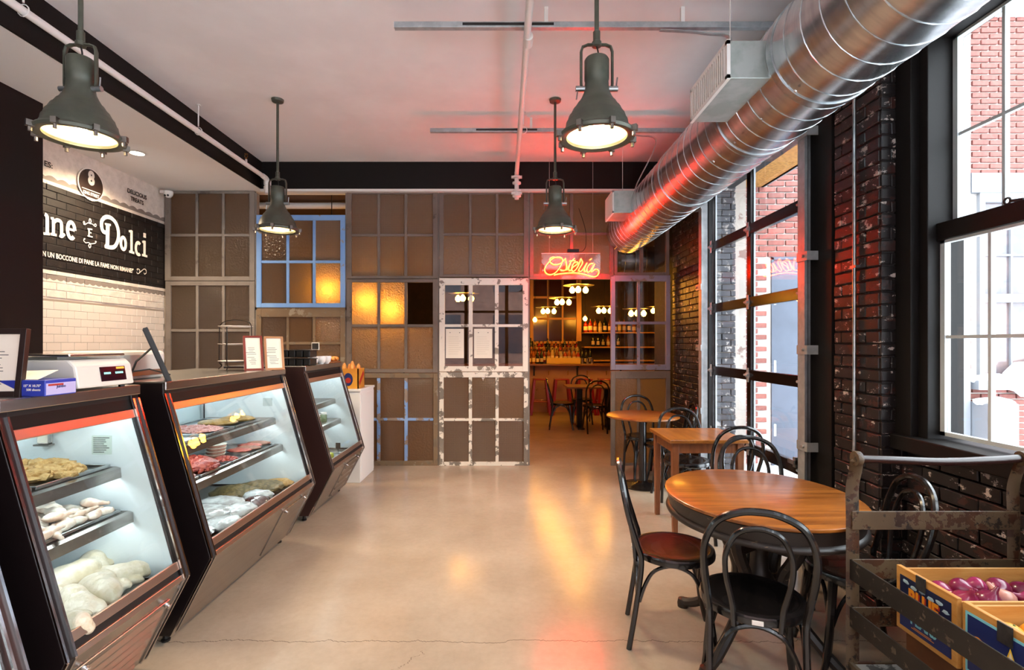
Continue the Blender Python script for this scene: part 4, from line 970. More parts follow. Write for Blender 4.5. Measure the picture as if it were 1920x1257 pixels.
case('long display case of red meat trays under the framed menus', 2.534, 3.914, M['case_black'], [(3.42, 3.80, .06, .40, 0)])
case('far display case with jars and green apples beside white cabinet', 4.30, 5.265, M['case_brown_reflect'], [(4.75, 5.16, .06, .40, 5)])

def tray(x0, x1, y0, y1, z, label, grp='metal trays in the display cases', mat='galv'):
    t = thing('tray', label, 'tray', ((x0+x1)/2, (y0+y1)/2, z), grp)
    MB().box(x0+.008, x1-.008, y0+.008, y1-.008, z, z+.004).build('base', M[mat], t)
    MB().box(x0, x1, y0, y0+.01, z+.003, z+.016).box(x0, x1, y1-.01, y1, z+.003, z+.016).box(x0, x0+.01, y0+.01, y1-.01, z+.003, z+.016).box(x1-.01, x1, y0+.01, y1-.01, z+.003, z+.016).build('rim', M[mat], t, bevel=.002)
    return t
def heap_bits(name, label, cat, cx, cy, z, rx, ry, h, n, r, mat, seed=0):
    rnd = random.Random(seed); mb = MB()
    blob(mb, (cx, cy, z+h*.25), (rx*.95, ry*.95, h*.6), 3, .2, 3, seed)
    for i in range(n):
        a = rnd.uniform(0, 6.28); q = math.sqrt(rnd.random()); x, y = cx+rx*q*math.cos(a), cy+ry*q*math.sin(a)
        blob(mb, (x, y, z+h*(1-q*q)*.8+r*.3), (r*rnd.uniform(.7,1.4), r*rnd.uniform(.7,1.3), r*.7), 1, .35, 2.5, seed+i)
    return stuff(tag(mb.build(name, M[mat], smooth=True), label, cat))
S1, S2, DK = .945, .745, .43
# --- chicken case
tray(-2.16, -1.775, 1.93, 2.295, S1, 'tray of breaded cutlets on the top shelf of chicken case')
heap_bits('breaded_cutlets', 'heap of golden breaded chicken cutlets on the top shelf tray', 'food', -1.96, 2.11, S1+.01, .165, .16, .055, 60, .026, 'crumb', 11)
tray(-2.16, -1.775, 1.755, 1.915, S1, 'narrow tray at the near end of chicken case top shelf')
heap_bits('chicken_strips', 'small heap of pale chicken strips on the narrow tray', 'food', -1.9, 1.835, S1+.01, .09, .06, .025, 18, .018, 'chicken2', 12)
tray(-2.16, -1.725, 1.755, 2.29, S2, 'wide tray of chicken pieces on the middle shelf')
pm_ = MB(); blob(pm_, (0, 0, 0), (.042, .027, .02), 3, .25, 2, 5); blob(pm_, (.048, 0, .003), (.03, .013, .012), 2, .1, 2, 6); blob(pm_, (.078, .0, .004), (.010, .011, .01), 2, .1, 2, 7)
drum = remeshed(pm_, 'chicken_drumstick', M['chicken2'], .006, 2)
rnd = random.Random(21); nd = 0
for ix in range(7):
    for iy in range(8):
        x = -2.12+.060*ix+rnd.uniform(-.012, .012); y = 1.795+.064*iy+rnd.uniform(-.015, .015)
        lvl = .03 if (ix+iy) % 3 == 0 and 0 < ix < 6 else 0
        o = link('chicken_drumstick', drum); o.location = (x, y, S2+.026+lvl); o.rotation_euler = (rnd.uniform(-.3,.3), rnd.uniform(-.25,.25), rnd.uniform(0, 6.28)); o.scale = (rnd.uniform(.8,1.05),)*3
        tag(o, 'raw chicken piece, %s from the near end, %s row from the glass' % (ORD[iy], ORD[6-ix]), 'chicken', 'chicken pieces on the middle shelf')
cm = MB(); blob(cm, (0,0,0), (.115, .075, .065), 3, .12, 1.5, 1); blob(cm, (.06, 0, .02), (.07, .06, .055), 3, .1, 1.5, 2)
for s in (-1, 1):
    blob(cm, (-.06, s*.055, .0), (.07, .032, .036), 3, .1, 2, 3); blob(cm, (-.125, s*.04, .012), (.032, .016, .017), 2, .1, 2, 4); blob(cm, (.06, s*.075, .005), (.045, .02, .022), 2, .1, 2, 5)
blob(cm, (.12, 0, .0), (.025, .03, .025), 2, .1, 2, 6)
chick = remeshed(cm, 'whole_chicken', M['chicken'], .008, 3)
spots = [(-1.585, 1.80, .07, .3, 'small chicken in the nearest corner of the glass'), (-1.70, 1.80, .07, 1.9, 'second bird from the near end panel'), (-1.62, 1.93, .075, 2.6, 'bird against the front glass near the middle'),
         (-1.78, 1.93, .08, .2, 'large pale bird left of the middle pair'), (-1.64, 2.06, .075, -.5, 'bird with tucked leg in the middle of the deck'), (-1.80, 2.09, .10, 1.2, 'bird at the top of the pile'),
         (-1.66, 2.20, .072, .8, 'bird near the far end wall'), (-1.82, 2.24, .075, 2.2, 'small bird in the far back corner')]
for x, y, z, a, lab in spots:
    o = link('whole_chicken', chick); o.location = (x, y, DK+z); o.rotation_euler = (random.uniform(-.3,.3), random.uniform(-.2,.2), a); k = random.uniform(.78, .95) if z < .09 else 1.0; o.scale = (k,)*3
    tag(o, 'whole raw chicken: '+lab, 'chicken', 'whole raw chickens on the case deck')
fb = thing('case_thermostat', 'white fan control box high on chicken case end wall', 'control box', (-2.0, 2.31, 1.13))
MB().box(-2.12, -1.97, 2.262, 2.3155, 1.115, 1.175).build('box', M['white'], fb, bevel=.004)
gr = MB()
for k in range(5): gr.box(-2.112, -2.075, 2.260, 2.2625, 1.122+.010*k, 1.127+.010*k).box(-2.015, -1.978, 2.260, 2.2625, 1.122+.010*k, 1.127+.010*k)
gr.build('grille', M['ink'], fb); MB().lathe([(.018, 0), (.018, .006), (.008, .012)], (-2.045, 2.262, 1.145), 14, ax=(0,-1,0)).build('dial', M['ink'], fb)
th = thing('thermometer', 'small square steel thermometer below the fan box', 'thermometer', (-2.08, 2.30, 1.05))
MB().box(-2.105, -2.045, 2.29, 2.315, 1.05, 1.105).build('case', M['chrome'], th, bevel=.008); MB().box(-2.097, -2.053, 2.287, 2.2905, 1.058, 1.097).build('dial', M['paper'], th); MB().box(-2.11, -2.04, 2.28, 2.31, 1.043, 1.05).build('stand', M['steel_dark'], th)
st = thing('case_sticker', 'printed pale green sticker on chicken case end wall', 'sticker', (-1.83, 2.315, 1.02))
MB().box(-1.875, -1.785, 2.3135, 2.315, 1.0, 1.085).build('sheet', pm('pale_green_sticker', '#cfdcd4', .5), st)
q = MB()
for k in range(8): q.box(-1.868, -1.868+random.uniform(.04,.075), 2.3128, 2.3136, 1.009+.0092*k, 1.012+.0092*k)
q.build('print_lines', M['ink'], st)
# --- red meat case
def oval(name, lab, x, y, z, rx, ry, h, mat, grp=None, seed=1, cat='meat', amp=.06):
    mb = MB(); blob(mb, (0, 0, h*.5), (rx, ry, h*.6), 3, amp, 3, seed)
    for v in mb.v: v.z = max(v.z, 0)
    o = mb.build(name, M[mat], smooth=True); o.location = (x, y, z); return tag(o, lab, cat, grp)
tray(-2.2, -1.775, 2.60, 2.82, S1, 'empty tray with white paper at the near end of meat case', mat='cup')
tray(-2.2, -1.775, 2.83, 3.05, S1, 'empty steel tray beside the white papered one')
tray(-2.2, -1.775, 3.06, 3.34, S1, 'tray of pink minced meat on the top shelf')
heap_bits('minced_meat', 'wide heap of pale pink minced meat on the top shelf', 'meat', -1.97, 3.20, S1+.01, .19, .12, .03, 150, .014, 'meat_pink', 31)
tray(-2.2, -1.775, 3.36, 3.70, S1, 'tray of golden sausage coils on the top shelf')
oval('sausage_coil', 'golden seasoned sausage coil nearer the mince', -1.93, 3.42, S1+.012, .13, .09, .035, 'sausage', 'sausage coils on the top shelf', 4)
oval('sausage_coil', 'golden seasoned sausage coil nearer the end wall', -1.89, 3.59, S1+.012, .12, .09, .035, 'sausage', 'sausage coils on the top shelf', 5)
tray(-2.2, -1.72, 2.60, 2.86, S2, 'tray of pale pork slices on the middle shelf')
for i in range(5): oval('pork_chop', ORD[i]+' pale pork slice from the near end of meat case', -1.77-.05*(i % 3), 2.66+.036*i, S2+.01+.006*i, .085, .05, .025, 'meat_pale', 'pork slices on the middle shelf', 40+i)
tray(-2.2, -1.72, 2.88, 3.20, S2, 'tray under the red chopped meat heap')
heap_bits('chopped_meat', 'large heap of bright red chopped meat on white paper', 'meat', -1.86, 3.03, S2+.012, .15, .13, .085, 170, .017, 'meat_red', 51)
tray(-2.2, -1.72, 3.22, 3.44, S2, 'tray with burger patties and paper on the middle shelf')
heap_bits('red_trim', 'thin layer of red trimmings beside the chopped meat', 'meat', -1.80, 3.28, S2+.012, .07, .06, .018, 50, .012, 'meat_red', 61)
for i in range(4):
    o = MB().lathe([(.0,0),(.052,.0),(.058,.008),(.052,.017),(.0,.018)], (0,0,0), 20, cap=False).build('burger_patty', M['meat_brown'], smooth=True); o.location = (-1.92+.004*i, 3.37, S2+.012+.021*i)
    tag(o, ('bottom', 'second', 'third', 'topmost')[i]+' burger patty of the short stack on the middle shelf', 'patty', 'stacked burger patties')
    p = MB().lathe([(.062,0),(.062,.001)], (0,0,0), 16).build('paper_round', M['paper']); p.location = (-1.92+.004*i, 3.37, S2+.0312+.021*i); tag(p, 'white paper round on the '+('bottom', 'second', 'third', 'topmost')[i]+' burger patty', 'paper', 'papers between the patties')
tray(-2.2, -1.72, 3.46, 3.80, S2, 'tray of raw steaks near the far end wall')
for i in range(4): oval('steak', ('first', 'second', 'third', 'fourth')[i]+' thin raw steak from the patty stack', -1.84+.03*(i % 2), 3.52+.072*i, S2+.012+.003*i, .085, .055, .022, 'meat_brown' if i % 2 else 'meat_red', 'steaks on the middle shelf', 70+i)
for i, (x, y, z, rx, ry, h, m_, lab) in enumerate([(-1.66, 2.70, .012, .09, .09, .07, 'wrap_dark', 'dark wrapped meat pack in the nearest corner of meat case'), (-1.75, 2.82, .012, .15, .12, .06, 'wrap', 'shiny plastic wrapped meat pack at the near end'),
        (-1.62, 2.93, .012, .10, .11, .06, 'wrap', 'wrapped pack against the front glass'), (-1.80, 3.02, .045, .17, .13, .06, 'wrap', 'wide wrapped pack lying on top'), (-1.63, 3.12, .012, .10, .12, .075, 'wrap', 'crumpled wrapped pack at mid glass'),
        (-1.82, 3.25, .012, .16, .12, .075, 'wrap', 'large wrapped pack at the back'), (-1.61, 3.30, .012, .08, .08, .07, 'wrap_dark', 'dark wrapped cut by the glass'), (-1.66, 3.42, .012, .10, .07, .075, 'wrap', 'farthest plastic wrapped pack beside the herbed roasts'),
        (-1.85, 3.48, .012, .16, .11, .085, 'herb', 'brown herbed roast beside the wrapped packs'), (-1.74, 3.62, .012, .16, .12, .08, 'herb', 'brown herbed roast near the far end'), (-1.68, 3.77, .012, .11, .06, .06, 'crumb', 'tan breaded cut in the far corner')]):
    oval('wrapped_meat' if 'wrap' in m_ else 'roast', lab, x, y, DK+z, rx, ry, h, m_, 'packs on the meat case deck', 80+i, 'meat', .22)
ct2 = thing('case_light_guard', 'wire guarded control box high on the meat case wall', 'control box', (-2.0, 3.868, 1.15))
MB().box(-2.08, -1.96, 3.80, 3.868, 1.12, 1.19).build('box', M['white'], ct2, bevel=.01); MB().tube(catmull([(-2.2, 3.86, 1.2), (-2.15, 3.84, 1.16), (-2.08, 3.83, 1.16)], 5), .005, 6).build('cable', M['steel_dark'], ct2)
tag(MB().box(-1.84, -1.77, 3.8645, 3.868, 1.03, 1.09).build('case_sticker', pm('faint_sticker', '#bcc6c6', .5)), 'faint grey sticker on the meat case end wall', 'sticker')
# --- far case
for i in range(7):
    x, y = -1.78-.075*(i % 2), 4.46+.085*i
    j = thing('pickle_jar', ('nearest', 'second', 'third', 'fourth', 'fifth', 'sixth', 'farthest')[i]+' green pickle jar on the middle shelf of far case', 'jar', (x, y, S2), 'jars in the far case')
    MB().lathe([(.0,0),(.032,0),(.034,.006),(.034,.06),(.028,.07),(.028,.075)], (x, y, S2), 14, cap=False).build('body', M['jar'], j, smooth=True); MB().lathe([(.031,.072),(.031,.09),(0,.09)], (x, y, S2), 14, cap=False).build('lid', M['cup'], j)
for i, (x, y, z) in enumerate([(-1.62, 4.60, 0), (-1.70, 4.66, 0), (-1.62, 4.69, 0), (-1.68, 4.74, 0), (-1.65, 4.655, .055), (-1.76, 4.73, 0)]):
    a_ = thing('green_apple', 'yellow green apple '+('nearest the glass', 'left of the nearest one', 'against the front glass, second', 'at the far side of pile', 'on top of the pile', 'at the back of the pile')[i], 'apple', (x, y, DK+.008+z), 'apples in the far case')
    MB().lathe([(.004,.012),(.02,.0),(.034,.014),(.038,.036),(.032,.058),(.014,.066),(.003,.058)], (x, y, DK+.008+z), 16, cap=False).build('fruit', M['pepper'], a_, smooth=True); MB().cyl((x, y, DK+.064+z), (x+.004, y, DK+.084+z), .002, 5).build('stem', M['wire'], a_)
tray(-2.1, -1.55, 4.5, 4.98, DK, 'steel tray under the apples in far case')
for i, (x, y, z, lab) in enumerate([(-1.60, 4.86, DK+.02, 'small dark price card standing by the apples'), (-1.735, 4.42, S2, 'small dark price card before the pickle jars')]):
    p = thing('price_card', lab, 'card', (x, y, z), 'price cards in the far case'); MB().cyl((x, y, z), (x, y, z+.07), .003, 6).build('stick', M['chrome'], p); MB().box(x-.022, x+.022, y-.003, y, z+.06, z+.11).build('card', M['chalk'], p)

# ================================================================== THINGS ON THE COUNTERS
ZT = 1.312
def framed(name, label, base, right, up, wd, ht, fw, fmat, backleg=True, heading=None, cat='frame', th=.02, dark=False, grp=None):
    base = Vector(base); right = Vector(right).normalized(); up = Vector(up).normalized(); n_ = right.cross(up)
    t = thing(name, label, cat, base, grp)
    def P(a, b_, c): return base+right*a+up*b_+n_*c
    def bx(nm, a0, a1, b0, b1, c0, c1, mat, par=t): return MB().obox(P((a0+a1)/2, (b0+b1)/2, (c0+c1)/2), right, up, n_, (a1-a0)/2, (b1-b0)/2, (c1-c0)/2).build(nm, mat, par, bevel=.001 if 'frame' in nm else 0)
    bx('frame_side', 0, fw, 0, ht, -th, 0, fmat); bx('frame_side', wd-fw, wd, 0, ht, -th, 0, fmat); bx('frame_side', fw, wd-fw, 0, fw, -th, 0, fmat); bx('frame_side', fw, wd-fw, ht-fw, ht, -th, 0, fmat)
    sheet = bx('paper', fw, wd-fw, fw, ht-fw, -th*.6, -th*.4, M['paper_warm'] if not dark else M['rubber'])
    bx('back_board', fw*.3, wd-fw*.3, fw*.3, ht-fw*.3, -th-.004, -th*.6, M['rubber'])
    if not dark:
        q = MB(); rr = random.Random(len(label))
        for k in range(11):
            b_ = ht*.66-k*(ht*.52/11)
            if rr.random() < .85: q.obox(P(fw+.012+rr.uniform(.2,.5)*(wd-2*fw-.024), b_, -th*.38), right, up, n_, rr.uniform(.2,.42)*(wd-2*fw-.024), .0012, .0002)
        q.build('print_lines', M['ink'], sheet)
        if heading: text('heading', heading[0], M['ink'], sheet, P(wd/2, ht*.76, -th*.36), right, up, width=wd*.3, bold=.01, depth=.0003, align='C')
    if backleg: MB().bar(P(wd/2, ht*.62, -th), Vector((P(wd/2, 0, 0).x, P(wd/2, 0, 0).y, base.z))-Vector((n_.x, n_.y, 0)).normalized()*ht*.48+Vector((0,0,.005)), .03, .006).build('easel_leg', M['rubber'], t)
    return t
def leaned(right, lean):
    r = Vector(right).normalized(); back = r.cross(Vector((0,0,1)))*-1
    return (Vector((0,0,1))*math.cos(lean)+back*math.sin(lean))
r0 = Vector((1, .06, 0)); framed('menu_frame', 'dark framed notice at the left edge beside the blue box', (-1.93, 1.80, ZT), r0, leaned(r0, .12), .205, .245, .02, pm('dark_frame_wood', '#241512', .35), heading=None)
r1 = Vector((.8, .6, 0))
framed('menu_frame', 'red stained framed menu on the left of the pair', (-1.835, 3.585, ZT), r1, leaned(r1, .26), .125, .255, .014, M['frame_wood'], heading=None, grp='pair of framed menus')
framed('menu_frame', 'lighter brown framed menu on the right of the pair', (-1.725, 3.665, ZT), r1, leaned(r1, .24), .13, .25, .014, M['frame_oak'], heading=None, grp='pair of framed menus')
r2 = Vector((-.56, .83, 0)); rv = -r2
framed('menu_frame', 'black frame seen from behind, leaning on its easel leg', (-1.69, 2.585, ZT), r2, (Vector((0,0,1))*math.cos(.36)+Vector((-.83, -.56, 0))*math.sin(.36)), .20, .29, .02, M['rubber'], False, dark=True)
tg = [o for o in scene.objects if o.get('label') == 'black frame seen from behind, leaning on its easel leg'][0]
MB().tube([(-1.80, 2.61, ZT+.175), (-1.845, 2.55, ZT+.10), (-1.87, 2.53, ZT+.006)], .008, 6, flat=.6).tube([(-1.855, 2.535, ZT+.05), (-1.80, 2.58, ZT+.06), (-1.72, 2.62, ZT+.03)], .004, 5).build('easel_leg', M['rubber'], tg)
# blue paper box
bb = thing('wrap_box', 'blue and lilac box of wrapping paper sheets beside the scale', 'box', (-1.83, 1.88, ZT))
x0, x1, y0, y1, h = -2.02, -1.643, 1.822, 1.955, .058
MB().box(x0, x1, y0, y1, ZT, ZT+h).build('carton', M['blue_box'], bb, bevel=.003)
MB().box(x1, x1+.0008, y0+.004, y1-.004, ZT+.004, ZT+h-.012).build('side_print', M['lilac'], bb)
MB().box(x1+.0008, x1+.0014, y0+.012, y0+.075, ZT+.036, ZT+.043).build('red_stripe', M['redp'], bb)
text('lettering', '15" X 10.75"', M['paper'], bb, (x1-.075, y0-.0006, ZT+.034), (1,0,0), UZ, width=.06, bold=.01, depth=.0004); text('lettering', '500 sheets', M['paper'], bb, (x1-.066, y0-.0006, ZT+.020), (1,0,0), UZ, width=.05, bold=.01, depth=.0004)
text('lettering', 'Jumbo', M['navy'], bb, (x1+.0012, y0+.045, ZT+.024), UY, UZ, width=.04, bold=.02, depth=.0004)
MB().prism([(-1.98, 1.84, ZT+h+.001), (-1.68, 1.835, ZT+h+.001), (-1.69, 1.93, ZT+h+.03), (-1.98, 1.94, ZT+h+.022)], (0, 0, .0015)).build('loose_sheet', M['paper'], bb)
# scale
s_ = thing('counter_scale', 'cream counter scale with steel platter and lit display', 'scale', (-1.83, 2.14, ZT))
MB().prism([(-2.02, 1.985, ZT+.012), (-1.66, 1.985, ZT+.012), (-1.675, 1.985, ZT+.10), (-1.70, 1.985, ZT+.125), (-2.02, 1.985, ZT+.125)], (0, .30, 0)).build('body', M['plastic_white'], s_, bevel=.008)
MB().box(-2.04, -1.70, 1.99, 2.28, ZT+.136, ZT+.146).build('platter', M['chrome'], s_, bevel=.004)
MB().box(-1.95, -1.80, 2.05, 2.2, ZT+.124, ZT+.137).build('platter_neck', M['plastic_white'], s_)
fa = Vector((-.015, 0, .088)).normalized(); fn = Vector((fa.z, 0, -fa.x)); c0 = Vector((-1.6685, 2.17, ZT+.062))
sc2 = MB().obox(c0+fn*.001, (0,1,0), fa, fn, .068, .030, .002).build('display', M['screen'], s_)
for dy, n_ in ((-.03, 5), (.035, 6)):
    d_ = MB()
    for k in range(n_): d_.obox(c0+fn*.0035+Vector((0, dy+(k-n_/2)*.0075, 0))+fa*.003, (0,1,0), fa, fn, .0025, .004, .0003)
    d_.build('digits', M['led'], sc2)
MB().obox(c0+fn*.0035+Vector((0, .04, 0))+fa*.023, (0,1,0), fa, fn, .022, .004, .0003).build('indicator', M['led_o'], sc2)
for y in (2.0, 2.26):
    for x in (-1.98, -1.70): MB().lathe([(.012,0),(.012,.012)], (x, y, ZT), 10).build('foot', M['rubber'], s_)
# white printer block behind
wb = thing('label_printer', 'white rounded machine behind the scale and black frame', 'machine', (-2.1, 2.7, ZT))
MB().box(-2.25, -1.93, 2.56, 2.9, ZT, ZT+.15).build('body', M['plastic_white'], wb, bevel=.02); MB().box(-1.93, -1.922, 2.6, 2.86, ZT+.02, ZT+.05).build('slot', M['steel_dark'], wb)
# tiered stand
ts = thing('tiered_stand', 'wire three tier stand with white plates behind the menus', 'stand', (-1.97, 3.72, ZT))
for z in (1.372, 1.495, 1.622): MB().lathe([(.0,-.004),(.10,-.004),(.115,.004),(.113,.007),(.10,.001),(.0,.001)], (-1.97, 3.72, z), 28, cap=False).build('plate', M['cup'], ts, smooth=True)
for s in (-1, 1): MB().tube(catmull([(-1.97+s*.125, 3.72, ZT+.004), (-1.97+s*.10, 3.72, ZT+.03), (-1.97+s*.118, 3.72, 1.372), (-1.97+s*.118, 3.72, 1.5), (-1.97+s*.116, 3.72, 1.63)], 6), .0035, 6).build('wire_leg', M['wire'], ts, smooth=True)
MB().tube(catmull([(-1.97-.116, 3.72, 1.63), (-1.97-.08, 3.72, 1.66), (-1.97, 3.72, 1.672), (-1.97+.09, 3.72, 1.66), (-1.97+.116, 3.72, 1.63)], 6), .0035, 6).build('wire_handle', M['wire'], ts, smooth=True)
MB().tube(catmull([(-1.97, 3.60, ZT+.004), (-1.97, 3.62, ZT+.03), (-1.97, 3.605, 1.372), (-1.97, 3.605, 1.62)], 6), .0035, 6).build('wire_leg', M['wire'], ts, smooth=True)
# far case top
for i in range(2):
    z = ZT+.001+.072*i
    t = thing('takeout_tray', ('lower', 'upper')[i]+' black divided takeout tray with clear lid, beside the menus', 'container', (-1.80, 4.45, z), 'black takeout trays on the far case')
    for k in range(4): MB().box(-1.925+.063*k, -1.868+.063*k, 4.37, 4.53, z, z+.055).build('compartment', M['rubber'], t, bevel=.006)
    MB().box(-1.93, -1.672, 4.365, 4.535, z+.054, z+.060).build('flange', M['rubber'], t)
    MB().box(-1.928, -1.674, 4.367, 4.533, z+.060, z+.070).build('lid', glass('clear_lid_%d' % i, gain=1.5, base=.08), t, bevel=.004)
for i, (x, y) in enumerate(((-1.775, 4.70), (-1.735, 4.78), (-1.72, 4.88))):
    t = thing('cup', ('nearest', 'middle', 'farthest')[i]+' small white cup of the three on far case', 'cup', (x, y, ZT), 'white cups on the far case')
    MB().lathe([(.0,0),(.022,0),(.040,.02),(.048,.055),(.046,.072),(.043,.072),(.044,.055),(.036,.022),(.0,.006)], (x, y, ZT), 20, cap=False).build('bowl', M['cup'], t, smooth=True); MB().lathe([(.019,-.0),(.024,.0),(.024,.004)], (x, y, ZT), 16, cap=False).build('foot_ring', M['cup'], t)
cs = thing('chalk_sign', 'tiny framed chalkboard on a stick behind the cups', 'sign', (-1.83, 4.9, ZT))
MB().cyl((-1.83, 4.9, ZT), (-1.83, 4.9, ZT+.14), .005, 6).build('stick', M['crate'], cs); MB().box(-1.866, -1.794, 4.895, 4.905, ZT+.13, ZT+.20).build('frame', M['paper'], cs); MB().box(-1.860, -1.800, 4.893, 4.896, ZT+.137, ZT+.193).build('board', M['chalk'], cs); MB().lathe([(.0,0),(.02,0),(.02,.006),(.006,.01)], (-1.83, 4.9, ZT), 12, cap=False).build('base', M['crate'], cs)
tag(MB().box(-1.86, -1.69, 4.97, 5.22, ZT, ZT+.012).build('bread_board', M['table_leg'], bevel=.003), 'brown board of pastries at the far case end', 'board')
for i, (x, y) in enumerate(((-1.80, 5.02), (-1.75, 5.08), (-1.80, 5.13), (-1.74, 5.17))):
    o = MB().tube(catmull([(x-.04, y-.02, ZT+.03), (x-.02, y+.01, ZT+.038), (x+.02, y+.012, ZT+.038), (x+.04, y-.02, ZT+.03)], 4), [.008,.012,.016,.02,.022,.023,.024,.023,.022,.019,.015,.011,.008], 10).build('croissant', M['bread'], smooth=True)
    tag(o, ('nearest', 'second', 'third', 'farthest')[i]+' golden croissant on the brown board', 'pastry', 'croissants on the board')
# white cabinet and bread crate
cab = thing('white_cabinet', 'plain white cabinet between far case and the glass partition', 'cabinet', (-1.85, 5.75, 0))
MB().box(-2.15, -1.58, 5.52, 6.08, .0, .985).build('body', M['white'], cab, bevel=.003); MB().box(-2.16, -1.57, 5.51, 6.09, .985, 1.01).build('top', M['white'], cab, bevel=.003)
MB().box(-1.58, -1.572, 5.54, 6.06, .03, .96).build('door', M['white'], cab, bevel=.003)
bc_ = thing('bread_crate', 'orange printed cardboard crate holding baguettes', 'crate', (-1.72, 5.68, 1.01))
x0, x1, y0, y1, z0, z1 = -1.83, -1.61, 5.56, 5.80, 1.012, 1.23
M['crate_orange'] = pm('orange_printed_crate', '#c07a26', .5, col2='#d0902f', scale=4)
for a in ((x0, x1, y0, y0+.012), (x0, x1, y1-.012, y1), (x0, x0+.012, y0, y1), (x1-.012, x1, y0, y1)): MB().box(a[0], a[1], a[2], a[3], z0, z1).build('side', M['crate_orange'], bc_)
MB().box(x0+.012, x1-.012, y0+.012, y1-.012, z0, z0+.01).build('bottom', M['crate_orange'], bc_)
MB().prism([(x0+.11+.05*math.cos(k*math.pi/10), y0-.001, z0+.10+.07*math.sin(k*math.pi/10)) for k in range(20)], (0,-.001,0)).build('blue_emblem', M['navy'], bc_); MB().prism([(x0+.11+.03*math.cos(k*math.pi/8), y0-.002, z0+.09+.03*math.sin(k*math.pi/8)) for k in range(16)], (0,-.001,0)).build('red_emblem', M['redp'], bc_)
MB().bar((x1+.001, y0+.03, z0+.05), (x1+.001, y1-.04, z0+.17), .05, .002, up=(1,0,0)).build('red_band', M['redp'], bc_)
for i, (x, y, l) in enumerate(((-1.79, 5.61, .27), (-1.74, 5.63, .26), (-1.70, 5.60, .29), (-1.65, 5.66, .26), (-1.72, 5.70, .26))):
    o = MB().tube([(x, y, 1.03), (x+.004, y, 1.06), (x+.008, y+.005, 1.15), (x+.01, y+.008, 1.02+l-.03), (x+.011, y+.009, 1.02+l)], [.012,.022,.026,.022,.008], 10).build('baguette', M['bread'], smooth=True)
    tag(o, ('leftmost', 'second', 'tallest middle', 'rightmost', 'rear')[i]+' baguette standing in the orange crate', 'bread', 'baguettes in the crate')
# ================================================================== CHAIRS AND TABLES
def make_chair(seatmat):
    t = thing('bentwood_chair', 'black bentwood chair', 'chair', (0,0,0), 'black bentwood cafe chairs')
    hp = catmull([(-.165,-.225,.0), (-.168,-.190,.22), (-.168,-.165,.43), (-.176,-.185,.52), (-.190,-.222,.64), (-.187,-.245,.74), (-.148,-.262,.830), (-.075,-.272,.874), (0,-.275,.885),
                  (.075,-.272,.874), (.148,-.262,.830), (.187,-.245,.74), (.190,-.222,.64), (.176,-.185,.52), (.168,-.165,.43), (.168,-.190,.22), (.165,-.225,.0)], 5)
    MB().tube(hp, .0138, 8).build('back_frame', M['chair'], t, smooth=True)
    ip = catmull([(-.082,-.192,.415), (-.088,-.200,.50), (-.112,-.222,.62), (-.112,-.238,.71), (-.080,-.252,.785), (-.03,-.260,.815), (.03,-.260,.815), (.080,-.252,.785), (.112,-.238,.71), (.112,-.222,.62), (.088,-.200,.50), (.082,-.192,.415)], 5)
    MB().tube(ip, .0108, 8).build('backrest_hoop', M['chair'], t, smooth=True)
    MB().lathe([(.195,.425),(.203,.43),(.205,.447),(.200,.462),(.180,.466),(.172,.462)], (0,0,0), 36, cap=False).build('seat_ring', M['chair'], t, smooth=True)
    MB().lathe([(.0,.452),(.10,.453),(.150,.458),(.176,.464),(.186,.463),(.186,.43),(.0,.43)], (0,0,0), 36, cap=False).build('seat', seatmat, t, smooth=True)
    for s in (-1, 1):
        MB().tube(catmull([(s*.140,.128,.43), (s*.155,.142,.30), (s*.170,.162,.12), (s*.182,.190,.0)], 4), [.019]*5+[.017]*4+[.014]*4, 8).build('leg', M['chair'], t, smooth=True)
    F4 = [(-.168,-.185,.255), (.168,-.185,.255), (.158,.146,.255), (-.158,.146,.255)]
    for i in range(4):
        a, b_ = Vector(F4[i]), Vector(F4[(i+1) % 4]); m_ = (a+b_)/2; inw = -m_.normalized()*0.0
        q = lambda k, z: Vector((a.x+(b_.x-a.x)*k, a.y+(b_.y-a.y)*k, z))
        MB().tube(catmull([q(.03,.24), q(.12,.33), q(.25,.395), q(.5,.422), q(.75,.395), q(.88,.33), q(.97,.24)], 4), .0095, 6).build('brace', M['chair'], t, smooth=True)
    MB().box(-.02, .02, -.209, -.2035, .436, .452).build('maker_plate', M['cup'], t)
    return t
ch_red = make_chair(M['seat_red']); ch = make_chair(M['seat'])
D2 = math.radians
def put(src, first, x, y, ang, label):      # ang: direction the sitter faces, degrees from +Y towards -X
    o = src if first else copy_tree(src)
    o.location = (x, y, 0); o.rotation_euler = (0, 0, D2(ang)); o['label'] = label; return o
put(ch_red, True, .855, 2.63, -102, 'black bentwood chair with oxblood seat, left of the large round table')
put(ch, True, 1.018, 2.126, -20, 'black bentwood chair in front of the large round table, back to viewer')
put(ch, False, 1.62, 2.41, 78, 'black bentwood chair behind the steel cart at the brick wall')
put(ch, False, 1.56, 3.09, 175, 'black bentwood chair on the far side of large round table')
put(ch, False, 1.70, 4.03-.0, 4, 'black bentwood chair at the near side of square table')
put(ch, False, 1.62, 4.60, 178, 'black bentwood chair at the far side of square table')
put(ch, False, 1.66, 5.30, 84, 'black bentwood chair between square table and small round table by the wall')
put(ch, False, 1.56, 5.80, 186, 'black bentwood chair behind the small round table, against the partition')
